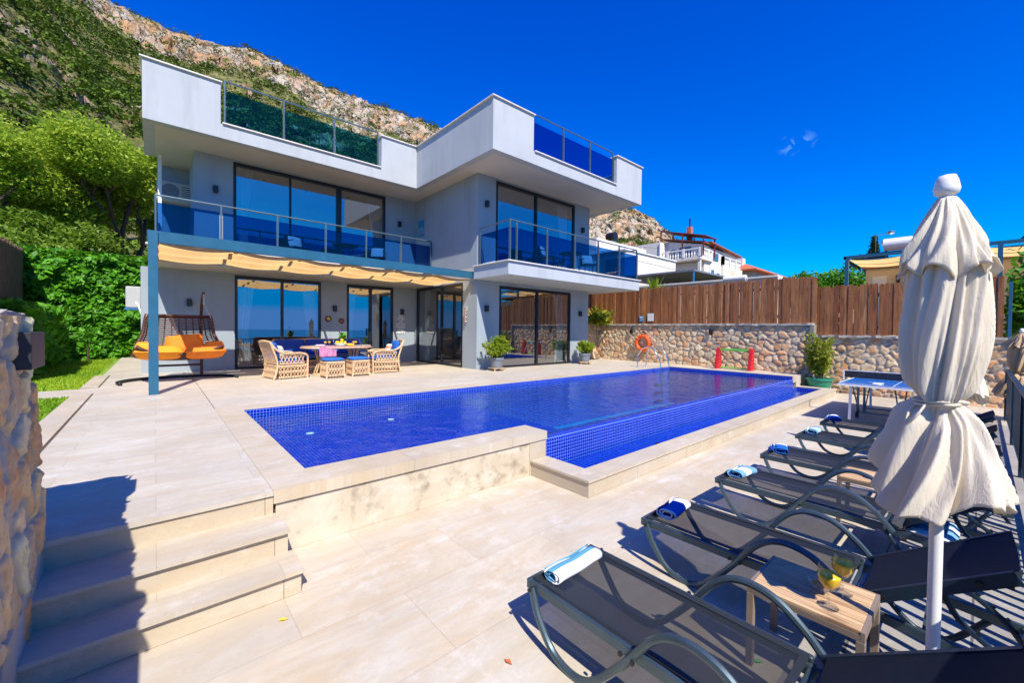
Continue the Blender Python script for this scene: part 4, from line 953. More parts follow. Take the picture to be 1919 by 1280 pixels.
# ================================================================== PERGOLA
pg = empty('pergola', (0, 9.6, U), label='blue grey steel pergola with ochre shade cloth in front of the recessed ground floor', cat='pergola')
m = MB(); m.box(-.09, .045, 9.53, 9.665, U, 3.36, .004); pb(m, 'post', BLUEPOLE, pg)
def bar(m, a, b, w_, h_): m.obox(a, b, w_, h_)
m = MB(); bar(m, (-.10, 9.60, 3.27), (7.3, 10.13, 3.33), .10, .20); pb(m, 'front_beam', BLUEPOLE, pg)
m = MB(); bar(m, (-.03, 9.66, 3.27), (-.03, 12.6, 3.30), .08, .18); pb(m, 'side_beam', BLUEPOLE, pg)
m = MB(); m.box(-.1, 7.28, 12.50, 12.575, 3.24, 3.36); pb(m, 'wall_plate', BLUEPOLE, pg)
for k, x in enumerate((1.2, 2.4, 3.6, 4.8, 6.0)):
    m = MB(); yf = 9.60+.0725*x; bar(m, (x, yf+.05, 3.30), (x, 12.5, 3.30), .05, .07); pb(m, 'rafter', RAILM, pg)
# shade cloth: strips that sag and billow between the rafters
ns = 90; nt_ = 30; vs = []
for j in range(nt_+1):
    for i in range(ns+1):
        x = .02+7.2*i/ns; yf = 9.66+.0725*x; y1 = 12.30-.20*abs(math.sin(x*PI/2.4))-.02; y = yf+(y1-yf)*j/nt_
        s_ = j/nt_; bay = (x/1.2) % 1
        z = 3.22-.06*math.sin(PI*min(1, max(0, bay)))*(.5+.5*math.sin(s_*PI*5+.6))-.035*math.sin(s_*PI*5)
        vs.append((x, y, z))
m = MB(); fs = []
for j in range(nt_):
    for i in range(ns):
        x = 7.2*(i+.5)/ns; bay = (x/1.2) % 1
        if j % 10 in (8,) and .18 < bay < .82 and j < 27 : continue
        a = j*(ns+1)+i; fs.append((a, a+1, a+ns+2, a+ns+1))
m.add(vs, fs); pb(m, 'shade_cloth', SAIL, pg, smooth=True)

# ================================================================== HANGING SWING
sw_ = empty('hanging_swing', (.42, 11.75, U), label='dark brown woven hanging egg swing for two on a curved stand left of the window', cat='swing chair')
def spt(mm, pts, r, n=7, k=6):                        # smooth tube through control points (catmull-rom)
    P_ = [Vector(p) for p in pts]; P_ = [P_[0]*2-P_[1]]+P_+[P_[-1]*2-P_[-2]]; o = []
    for i in range(1, len(P_)-2):
        for q in range(k):
            t = q/k; a, b, c, d = P_[i-1:i+3]
            o.append(.5*((2*b)+(c-a)*t+(2*a-5*b+4*c-d)*t*t+(3*b-a-3*c+d)*t**3))
    o.append(P_[-2]); mm.tube(o, r, n); return mm
for s_ in (-1, 1):
    m = MB(); x = .42*s_
    spt(m, [(x, .55, .04), (x, .62, .5), (x*1.0, .72, 1.1), (x*1.0, .62, 1.6), (x, .3, 1.90), (x*1.0, -.02, 1.98)], .032); m.build('stand_arm', WICKD, sw_, smooth=True)
    m = MB(); n_ = 0
    for k in range(9): m.tube([(x+.016*math.cos(a), -.02, 1.72+.028*k+.018*math.sin(a)) if k % 2 else (x, -.02+.016*math.cos(a), 1.72+.028*k+.018*math.sin(a)) for a in np.linspace(0, 2*PI, 8, endpoint=False)], .004, 4, closed=True)
    m.build('chain', STEEL, sw_)
    m = MB(); m.tube([(x, -.02, 1.72), (x*1.35, .1, 1.42)], .005, 4); m.build('strap', CURTAIN, sw_)
m = MB(); spt(m, [(-.95, -.45, .035), (-1.0, -.05, .035), (-.75, .35, .035), (-.3, .55, .035), (.3, .55, .035), (.75, .35, .035), (1.0, .05, .035), (1.05, -.15, .035)], .034); m.build('base_ring', BLACK, sw_, smooth=True)
m = MB(); m.tube([(-.42, .56, .3), (.42, .56, .3)], .026, 6); m.build('cross_tube', WICKD, sw_)
# woven shell: back surface, seat
def shell(u, v):                                       # u -1..1 sideways, v 0 (front lip) .. 1 (top of back)
    wd = .80*(1-.18*v**2)*(.86+.14*math.sin(PI*min(1, v*1.4)))
    a = u*1.25
    if v < .4: t = v/.4; y = -.52+.75*t; z = .62-.16*math.sin(t*PI*.6)
    else: t = (v-.4)/.6; y = .23+.30*math.sin(t*PI/2); z = .468+.98*t
    x = wd*math.sin(a)/math.sin(1.25); wing = (abs(u)**2.2)
    y -= wing*.38*(0.25+.75*v); z += wing*.17*(1-v)
    return (x, y, z)
m = MB()
for j in range(0, 35):
    v = j/34; m.tube([shell(u, v) for u in np.linspace(-1, 1, 19)], .0165, 5)
for i in range(0, 13):
    u = -1+i/6; m.tube([shell(u, v) for v in np.linspace(0, 1, 15)], .012, 5)
m.build('woven_shell', WICKD, sw_)
m = MB(); rim = [shell(u, 0) for u in np.linspace(-1, 1, 14)]+[shell(1, v) for v in np.linspace(.07, .95, 12)]+[shell(u, 1) for u in np.linspace(1, -1, 12)]+[shell(-1, v) for v in np.linspace(.95, .07, 12)]
m.tube(rim, .034, 7, closed=True); m.build('rim', WICKD, sw_, smooth=True)
def thing_mesh(mm, name, mat, root, loc=None, label=None, cat=None, group=None, rz=0, smooth=True):
    o = mm.build(name, mat, smooth=smooth); o.location = loc or (0, 0, 0); o.rotation_euler = (0, 0, rz); return tag(o, label, cat, group)
m = MB(); m.pillow((.0, -.10, .63), (.42, 0, -.01), (0, .48, -.04), (0, 0, .15)); thing_mesh(m, 'seat_cushion', ORANGE2, None, (.06, 11.72, U), 'yellow orange seat cushion lying on the left side of the hanging swing', 'cushion')
m = MB(); m.pillow((.0, -.10, .63), (.40, 0, .01), (0, .48, -.04), (0, 0, .15)); thing_mesh(m, 'seat_cushion', ORANGE, None, (.84, 11.70, U), 'deeper orange seat cushion lying on the right side of the hanging swing', 'cushion')
m = MB(); m.pillow((0, 0, 0), (.34, 0, .04), (0, .12, .22), (0, -.12, .06)); thing_mesh(m, 'back_cushion', ORANGE, None, (.50, 11.88, U+.80), 'orange back cushion slumped in the middle of the hanging swing', 'cushion')
m = MB(); m.pillow((0, 0, 0), (.20, 0, .03), (0, .14, .05), (0, -.02, .09)); thing_mesh(m, 'arm_cushion', ORANGE, None, (1.00, 11.45, U+.76), 'small orange roll cushion at the right tip of the hanging swing', 'cushion')
m = MB(); m.pillow((0, 0, 0), (.20, 0, -.02), (0, .14, .04), (0, -.02, .09)); thing_mesh(m, 'arm_cushion', ORANGY, None, (-.12, 11.45, U+.76), 'small yellow orange roll cushion at the left tip of the hanging swing', 'cushion')

# ================================================================== DINING GROUP
def lattice(mm, o, ex, ez, w_, h_, n_, r=.008, rows=1):   # criss-cross rattan panel from corner o along ex (unit), up ez
    o, ex, ez = map(Vector, (o, ex, ez))
    for q in range(rows):
        b = o+ez*(h_/rows*q)
        for k in range(n_):
            x0 = w_*k/n_; x1 = w_*(k+1)/n_
            mm.tube([b+ex*x0, b+ex*x1+ez*(h_/rows*.97)], r, 4); mm.tube([b+ex*x1, b+ex*x0+ez*(h_/rows*.97)], r, 4)
        mm.tube([b, b+ex*w_], r*1.6, 5)
    mm.tube([o+ez*h_, o+ez*h_+ex*w_], r*1.8, 5)
def armchair(loc, rz, label):
    e = empty('rattan_armchair', loc, rz, label, 'armchair', 'rattan armchairs at the outdoor table')
    # local: faces +x, width along y
    for nm, y in (('side_frame', -.34), ('side_frame', .34)):
        m = MB(); s_ = 1 if y > 0 else -1
        lattice(m, (-.30, y, .04), (1, 0, 0), (0, 0, 1), .62, .26, 8, .010, 2)
        lattice(m, (-.28, y, .36), (1, 0, 0), (0, 0, 1), .56, .20, 7, .010, 1)
        spt(m, [(-.47, y*.94, .86), (-.36, y*1.02, .70), (-.15, y*1.08, .60), (.18, y*1.08, .60), (.33, y*1.05, .55), (.36, y, .42), (.35, y, .0)], .024, 6, 4)
        spt(m, [(-.47, y*.94, .86), (-.33, y, .40), (-.36, y, .12), (-.42, y*1.05, .0)], .022, 6, 4)
        for dy in (.02, -.02): spt(m, [(-.33, y*1.02+dy, .66), (-.12, y*1.08+dy, .615), (.18, y*1.08+dy, .615)], .014, 5, 3)
        m.build(nm, WICKL, e)
    m = MB()
    for k in range(17):
        z = .36+.031*k; xx = -.33-.14*(k/16)**1.2
        m.tube([(xx, y, z) for y in np.linspace(-.33, .33, 5)], .012, 5)
    for y in np.linspace(-.33, .33, 8): m.tube([(-.33, y, .36), (-.39, y, .62), (-.47, y, .86)], .011, 5)
    m.tube([(-.475, -.33, .87), (-.48, 0, .89), (-.475, .33, .87)], .028, 6)
    lattice(m, (-.36, -.34, .04), (0, 1, 0), (0, 0, 1), .68, .28, 9, .010, 2); m.build('backrest', WICKL, e)
    m = MB(); lattice(m, (.34, -.34, .04), (0, 1, 0), (0, 0, 1), .68, .28, 9, .010, 2); m.box(-.32, .33, -.33, .33, .30, .335, .01); m.build('seat_frame', WICKL, e)
    m = MB(); m.pillow((.02, 0, .395), (.33, 0, 0), (0, .31, 0), (0, 0, .065), 10, .3); m.build('seat_cushion', BLUEC, e, smooth=True)
    m = MB(); m.pillow((-.33, 0, .66), (.045, 0, -.22), (0, .30, 0), (.07, 0, .02), 10, .3); m.build('back_cushion', BLUEC, e, smooth=True)
    return e
CHZ = U
armchair((2.38, 11.02, CHZ), .18, 'honey rattan armchair with blue cushions at the left end of the outdoor table')
armchair((4.82, 11.02, CHZ), PI-.15, 'honey rattan armchair with blue cushions at the right end of the outdoor table')
PAT = stripes('patterned_cushion', (.75, .70, .62), (.65, .25, .16), 9., 2, .2)
m = MB(); m.pillow((0, 0, 0), (.05, 0, -.15), (0, .16, 0), (.06, 0, .02)); thing_mesh(m, 'throw_pillow', CURTAIN, None, (2.24, 10.98, U+.63), 'white throw pillow in the left rattan armchair', 'pillow', rz=.18)
m = MB(); m.pillow((0, 0, 0), (.05, 0, -.15), (0, .17, 0), (.06, 0, .02)); thing_mesh(m, 'throw_pillow', PAT, None, (4.96, 11.0, U+.63), 'white and coral patterned throw pillow in the right rattan armchair', 'pillow', rz=PI-.15)
def stool(loc, rz, label):
    e = empty('rattan_stool', loc, rz, label, 'stool', 'rattan stools in front of the outdoor table')
    for k, (x, y) in enumerate(((-.2, -.2), (.2, -.2), (.2, .2), (-.2, .2))):
        m = MB(); m.tube([(x*1.12, y*1.12, 0), (x*1.02, y*1.02, .08), (x, y, .40)], .022, 6); m.build('leg', WICKL, e)
    for o, ex in (((-.2, -.21, .06), (1, 0, 0)), ((-.2, .21, .06), (1, 0, 0)), ((-.21, -.2, .06), (0, 1, 0)), ((.21, -.2, .06), (0, 1, 0))):
        m = MB(); lattice(m, o, ex, (0, 0, 1), .40, .31, 6, .010, 2); m.build('woven_panel', WICKL, e)
    m = MB(); m.box(-.225, .225, -.225, .225, .375, .405, .01); m.build('seat_frame', WICKL, e)
    m = MB(); m.pillow((0, 0, .44), (.235, 0, 0), (0, .235, 0), (0, 0, .045), 10, .25); m.build('seat_cushion', BLUEC, e, smooth=True); return e
stool((3.27, 10.42, U), .05, 'rattan stool with blue cushion, the one nearer the left armchair')
stool((3.92, 10.50, U), .02, 'rattan stool with blue cushion, the one nearer the right armchair')
tb = empty('dining_table', (3.62, 11.15, U), label='oval rattan and stone top table laid for breakfast on the terrace', cat='table')
pts = [(.86*math.copysign(abs(math.cos(a))**.7, math.cos(a)), .42*math.copysign(abs(math.sin(a))**.7, math.sin(a))) for a in np.linspace(0, 2*PI, 36, endpoint=False)]
m = MB(); m.prism([(x, y, .695) for x, y in pts], (0, 0, .045)); m.tube([(x*1.01, y*1.02, .70) for x, y in pts], .022, 6, closed=True); m.build('tabletop', plain('table_top_stone', (.50, .33, .22), .45, var=.2, sc_=14), tb)
for x in (-.42, .42):
    m = MB()
    for k in range(10):
        a = 2*PI*k/10; m.tube([(x+.17*math.cos(a), .15*math.sin(a), .0), (x+.07*math.cos(a+.4), .07*math.sin(a+.4), .33), (x+.15*math.cos(a+.8), .13*math.sin(a+.8), .69)], .015, 5)
    m.tube([(x+.17*math.cos(a), .15*math.sin(a), .02) for a in np.linspace(0, 2*PI, 14, endpoint=False)], .02, 5, closed=True); m.build('pedestal', WICKL, tb)
# sofa
sf = empty('rattan_sofa', (3.55, 12.15, U), label='long rattan sofa with deep blue cushions behind the outdoor table', cat='sofa')
m = MB(); lattice(m, (-1.15, -.35, .04), (1, 0, 0), (0, 0, 1), 2.3, .28, 26, .010, 2); m.box(-1.15, 1.15, -.34, .36, .30, .335, .01)
for x in (-1.15, 1.15): lattice(m, (x, -.35, .04), (0, 1, 0), (0, 0, 1), .7, .28, 8, .010, 2)
m.build('seat_frame', WICKL, sf)
m = MB()
for k in range(12): m.tube([(-1.15, .34+.006*k, .36+.04*k), (1.15, .34+.006*k, .36+.04*k)], .012, 5)
m.tube([(-1.17, .42, .86), (0, .43, .88), (1.17, .42, .86)], .025, 6)
for x in (-1.16, 1.16): spt(m, [(x, .42, .86), (x, .2, .62), (x, -.2, .60), (x, -.36, .5), (x, -.36, 0)], .024, 6, 4)
m.build('backrest', WICKL, sf)
for x in (-.58, .58):
    m = MB(); m.pillow((x, -.02, .40), (.57, 0, 0), (0, .33, 0), (0, 0, .07), 10, .25); m.build('seat_cushion', BLUED, sf, smooth=True)
for x in (-.77, 0, .77):
    m = MB(); m.pillow((x, .28, .66), (.385, 0, 0), (0, .04, .23), (0, -.08, .02), 10, .28); m.build('back_cushion', BLUED, sf, smooth=True)
TZ = U+.742
def goblet(loc, s_=1., label='', group='breakfast juice glasses'):
    e = empty('juice_glass', loc, random.uniform(0, 3), label, 'glass', group)
    m = MB(); m.lathe([(.033*s_, 0), (.033*s_, .003*s_), (.005*s_, .008*s_), (.004*s_, .055*s_), (.018*s_, .068*s_), (.036*s_, .095*s_), (.038*s_, .12*s_), (.032*s_, .155*s_)], (0, 0, 0), 20)
    m.f = [f for f in m.f if len(f) == 4 or f[0] < 20][:-1] if False else m.f
    m.f.pop(); m.mi.pop(); m.build('glass', CLEAR, e, smooth=True)
    m = MB(); m.lathe([(.0, .064*s_), (.015*s_, .070*s_), (.0335*s_, .095*s_), (.0355*s_, .115*s_), (.037*s_, .122*s_), (0, .122*s_)], (0, 0, 0), 20); m.build('juice', JUICE, e, smooth=True); return e
gl_ = [((3.28, 11.02, TZ), 'leftmost small juice goblet on the breakfast table'), ((3.42, 11.16, TZ), 'second juice goblet from the left on the breakfast table'), ((4.00, 11.02, TZ), 'juice goblet right of the fruit bowl, nearer the fruit'), ((4.09, 11.12, TZ), 'rightmost juice goblet on the breakfast table')]
for l_, b_ in gl_: goblet(l_, .95, b_)
def plate(loc, label):
    m = MB(); m.lathe([(.05, 0), (.07, .004), (.12, .014), (.118, .017), (.07, .008), (0, .007)], (0, 0, 0), 22); tag(m.build('plate', PLATE, loc=loc, smooth=True), label, 'plate', 'white plates on the breakfast table')
plate((3.05, 10.98, TZ), 'white plate at the left end of the breakfast table'); plate((3.60, 10.88, TZ), 'white plate in front of the fruit bowl'); plate((4.10, 10.87, TZ), 'white plate in front of the right pair of goblets'); plate((4.36, 11.05, TZ), 'white plate at the right end of the breakfast table')
e = empty('fruit_bowl', (3.70, 11.12, TZ), label='bowl piled with yellow fruit and green leaves in the middle of the table', cat='fruit bowl')
m = MB(); m.lathe([(.07, 0), (.10, .01), (.17, .06), (.165, .06), (.09, .02), (0, .02)], (0, 0, 0), 20); m.build('bowl', PLATE, e, smooth=True)
for k in range(8):
    m = MB(); a = k*.9; r_ = .10 if k < 6 else .03; m.lathe([(.0, -.045), (.035, -.03), (.046, 0), (.035, .03), (0, .045)], (r_*math.cos(a), r_*math.sin(a), .085+.06*(k > 5)), 10); m.build('fruit', YELLOW, e, smooth=True)
V, F, v = leaf_quads(rng.normal(size=(70, 3))*np.array([.04, .03, .07])+np.array([.05, .03, .24]), .08); np_mesh('leaves', V, F, TREEDARK, {'v': v}, parent=e)
m = MB(); m.pillow((0, 0, 0), (.09, 0, 0), (0, .07, 0), (0, 0, .035)); thing_mesh(m, 'bread_roll', YELLOW, None, (3.90, 10.98, TZ+.03), 'pale yellow bread roll between the fruit and the right goblets', 'bread')
vs = []
for j in range(9):
    for i in range(13): vs.append((3.05+.034*i, 10.72+.012*math.sin(i*1.3)*(j/8), TZ+.006-.032*j+0*i))
m = MB(); m.add(vs, [(j*13+i, j*13+i+1, (j+1)*13+i+1, (j+1)*13+i) for j in range(8) for i in range(12)]); tag(m.build('pink_runner', PINK, smooth=True), 'pink patterned cloth hanging over the left side of the table edge', 'cloth')
m = MB(); m.box(3.0, 3.35, 10.99, 11.22, TZ+.001, TZ+.004); m.pillow((3.2, 11.12, TZ+.02), (.13, 0, 0), (0, .08, 0), (0, 0, .02)); tag(m.build('napkins', plain('pink_white_napkin', (.62, .45, .60), .8, var=.4, sc_=25)), 'folded pink and white napkins at the left end of the table', 'napkin')

# ================================================================== POTTED PLANTS
def potted(loc, label, R_, H_, potr, mat, seed):
    e = empty('potted_shrub', loc, seed, label, 'potted plant', 'golden shrubs in grey pots by the sliding doors'); r = np.random.default_rng(seed)
    m = MB(); m.box(-.20, .20, -.20, .20, .065, .09, .004)
    for x, y in ((-.16, -.16), (.16, -.16), (.16, .16), (-.16, .16)): m.lathe([(.028, 0), (.03, .03), (.02, .066)], (x, y, 0), 8)
    m.build('plant_dolly', SLATS, e)
    m = MB(); m.lathe([(potr*.72, .092), (potr*.78, .10), (potr*.95, .32), (potr*1.05, .33), (potr*1.05, .39), (potr*.92, .39), (potr*.88, .35), (0, .35)], (0, 0, 0), 24); m.build('pot', POTG, e, smooth='auto')
    m = MB(); P_ = []
    for k in range(60):
        a = r.random()*2*PI; e_ = .25+1.3*r.random()**.8; L = (R_*abs(math.cos(e_))+H_*abs(math.sin(e_)))*(.75+.4*r.random())*.92
        d = np.array([math.cos(a)*math.cos(e_), math.sin(a)*math.cos(e_), math.sin(e_)])
        if k < 18: m.tube([(0, 0, .36), tuple(d*L*.8+np.array([0, 0, .36]))], .006, 4)
        for q in range(85):
            t = r.random()**.55; P_.append(d*L*t+np.array([0, 0, .38])+r.normal(size=3)*.030*(1.2-t*.5)+np.array([0, 0, .04*t]))
    m.build('stems', BARK, e); V, F, v = leaf_quads(np.array(P_), .034, .6, 2.2); np_mesh('foliage', V, F, mat, {'v': v}, parent=e)
potted((7.62, 9.42, U), 'bushy golden green shrub in a grey pot at the villa pillar corner', .36, .52, .21, GOLD, 3)
potted((11.75, 9.45, U), 'rounder golden green shrub in a grey pot near the stone wall', .31, .36, .20, GOLD, 4)
e = empty('potted_bamboo', (14.28, 3.02, .0), label='yellow green leafy bamboo in a dark green pot in front of the stone wall', cat='potted plant')
m = MB(); m.lathe([(.20, .0), (.30, .36), (.33, .37), (.33, .42), (.28, .42), (.27, .38), (0, .38)], (0, 0, 0), 24); m.build('pot', POTGR, e, smooth='auto')
m = MB(); P_ = []
for k in range(16):
    a = random.uniform(0, 6.28); rr = random.uniform(.15, .42); h_ = random.uniform(.6, 1.35); tip = (rr*math.cos(a), rr*math.sin(a), .38+h_)
    m.tube([(.08*math.cos(a), .08*math.sin(a), .38), (tip[0]*.5, tip[1]*.5, .38+h_*.6), tip], [.009, .007, .003], 5)
    for q in range(120):
        t = .25+.75*random.random(); P_.append((tip[0]*t*1.05+random.gauss(0, .06), tip[1]*t*1.05+random.gauss(0, .06), .38+h_*t+random.gauss(0, .05)))
m.build('canes', BARK, e); V, F, v = leaf_quads(np.array(P_), .055, .3, 2.4); np_mesh('foliage', V, F, YGREEN, {'v': v}, parent=e)

# ================================================================== POOLSIDE ITEMS
e = empty('toy_goal', (14.2, 5.27, U), label='red plastic children\'s goal with a green crossbar by the stone wall', cat='toy goal')
for y in (-.50, .50):
    m = MB(); s_ = 1 if y > 0 else -1
    m.prism([(-.20, y-.05, 0), (.14, y-.05, 0), (.08, y-.05, .70), (-.04, y-.05, .70)], (0, .10, 0)); m.build('side_post', RED, e)
    m = MB()
    for k in range(5): m.obox((-.185+.03*k, y-.055, .06+.12*k), (.05, y-.055, .12+.12*k), .012, .02)
    for k in range(4): m.obox((-.205+.025*k, y-.03, .10+.14*k), (-.20+.03*k, y+.05, .18+.14*k), .015, .02)
    m.build('ribs', plain('dark_red_plastic', (.35, .01, .015), .4), e)
m = MB(); m.box(-.01, .045, -.45, .45, .60, .67, .008); m.build('crossbar', GREENP, e); m = MB(); m.box(-.02, .06, -.45, .45, .03, .07, .006); m.build('crossbar', GREENP, e)
e = empty('pool_ladder', (12.55, 6.9, U), label='stainless steel pool ladder curving over the far corner of the pool', cat='ladder')
for x in (-.27, .27):
    m = MB(); spt(m, [(x, .72, 0), (x, .70, .42), (x, .45, .68), (x, .15, .62), (x, -.08, .25), (x, -.13, -.2), (x, -.13, -1.0)], .021, 8, 6); m.lathe([(.045, 0), (.045, .012), (.02, .02)], (x, .72, .003), 12); m.build('handrail', STEEL, e, smooth=True)
for k in range(3): m = MB(); m.box(-.27, .27, -.17, -.09, -.25-.27*k, -.23-.27*k); m.build('tread', STEEL, e)
e = empty('lifebuoy', (14.55, 8.82, 1.23), label='orange lifebuoy hanging on the stone wall', cat='lifebuoy')
m = MB(); m.tube([(0, .27*math.cos(a), .27*math.sin(a)) for a in np.linspace(0, 2*PI, 36, endpoint=False)], .072, 12, closed=True); m.build('ring', BUOY, e, smooth=True)
m = MB()
for k in range(4):
    a0 = PI/4+k*PI/2; m.tube([(.075*math.cos(t), (.27+.078*math.sin(t))*math.cos(a0), (.27+.078*math.sin(t))*math.sin(a0)) for t in np.linspace(0, 2*PI, 12, endpoint=False)], .012, 5, closed=True)
    m.tube([(-.05, (.34+.02*math.sin(q*PI))*math.cos(a0+q*PI/2), (.34+.02*math.sin(q*PI))*math.sin(a0+q*PI/2)) for q in np.linspace(0, 1, 8)], .006, 4)
m.build('bands', plain('buoy_band', (.75, .3, .15), .6), e)
m = MB(); m.tube([(-.05, 0, .34), (.0, 0, .43)], .01, 5); m.box(-.04, .06, -.02, .02, .42, .46); m.build('hook', BLACK, e)
m = MB(); m.box(-.015, 0, -.13, .13, -.15, .15, .004); o = m.build('fence_notice', SIGNW, loc=(14.705, 8.58, 2.25)); tag(o, 'white rectangular notice board low on the fence', 'sign')
m = MB(); m.box(-.015, 0, -.10, .10, -.12, .12, .004); m.cur = 1; m.box(-.018, -.015, -.07, .07, .03, .08); m.box(-.018, -.015, -.07, .05, -.05, -.03); o = m.build('fence_notice', [SIGNB, SIGNW], loc=(14.705, 8.98, 2.20)); tag(o, 'smaller blue notice board beside the white one on the fence', 'sign')
for y, z, lb in ((9.35, 1.68, 'dark hook on the upper stone wall left of the lifebuoy'), (6.2, 1.70, 'dark folded cloth hook high on the stone wall above the toy goal')):
    m = MB(); m.pillow((0, 0, 0), (.03, 0, 0), (0, .07, .02), (0, 0, .10)); o = m.build('wall_hook', BLACK, loc=(14.57, y, z)); tag(o, lb, 'hook')

# table tennis table
e = empty('table_tennis_table', (11.17, 1.015, 0), label='blue outdoor table tennis table on white folding legs near the stone wall', cat='table tennis table')
m = MB(); 
for x0, x1 in ((-1.37, -.005), (.005, 1.37)): m.box(x0, x1, -.7625, .7625, .745, .762)
m.build('tabletop', TTBLUE, e)
m = MB(); w_ = .022
for b_ in ((-1.37, 1.37, -.7625, -.7625+w_), (-1.37, 1.37, .7625-w_, .7625), (-1.37, -1.37+w_, -.74, .74), (1.37-w_, 1.37, -.74, .74), (-1.348, 1.348, -.004, .004)): m.box(*b_, .7625, .7645)
m.build('lines', WHITE, e)
m = MB(); m.box(-1.38, 1.38, -.772, -.76, .715, .750); m.box(-1.38, 1.38, .76, .772, .715, .750); m.box(-1.382, -1.372, -.77, .77, .715, .750); m.box(1.372, 1.382, -.77, .77, .715, .750); m.build('edge_frame', WHITE, e)
m = MB(); m.box(-.004, .004, -.91, .91, .765, .915); m.build('net', mesh_cloth(), e)
m = MB(); m.box(-.006, .006, -.915, .915, .905, .92); m.box(-.02, .02, .905, .93, .70, .92); m.box(-.02, .02, -.93, -.905, .70, .92); m.build('net_frame', WHITE, e)
for x in (-1.15, -.35, .35, 1.15):
    for y in (-.62, .62):
        m = MB(); m.obox((x+(.12 if abs(x) > 1 else 0)*(1 if x > 0 else -1)*-.5, y, .72), (x, y, .0), .04, .03); m.build('leg', WHITE if abs(x) > 1 else RAILM, e)
m = MB()
for x in (-.35, .35): m.obox((x, -.62, .1), (x, .62, .1), .03, .03); m.obox((x, 0, .12), (x*3.0, 0, .7), .02, .02); m.obox((x, .6, .12), (x*3.0, .6, .7), .02, .02)
m.build('undercarriage', RAILM, e)
for x in (-.42, .42):
    for y in (-.62, .62):
        m = MB(); m.tube([(x, y-.02, .06), (x, y+.02, .06)], .06, 14); m.build('wheel', BLACK, e)
e2 = empty('racket_set', (10.0, 1.25, .767), label='two white rackets lying on the near end of the table tennis table', cat='rackets')
for dx, a in ((0, .4), (.22, 1.2)):
    m = MB(); m.prism([(dx+.07*math.cos(t), .075*math.sin(t), 0) for t in np.linspace(0, 2*PI, 14, endpoint=False)], (0, 0, .01)); m.obox((dx+.06*math.cos(a), .06*math.sin(a), .006), (dx+.17*math.cos(a), .17*math.sin(a), .006), .025, .012); m.build('racket', WHITE, e2)

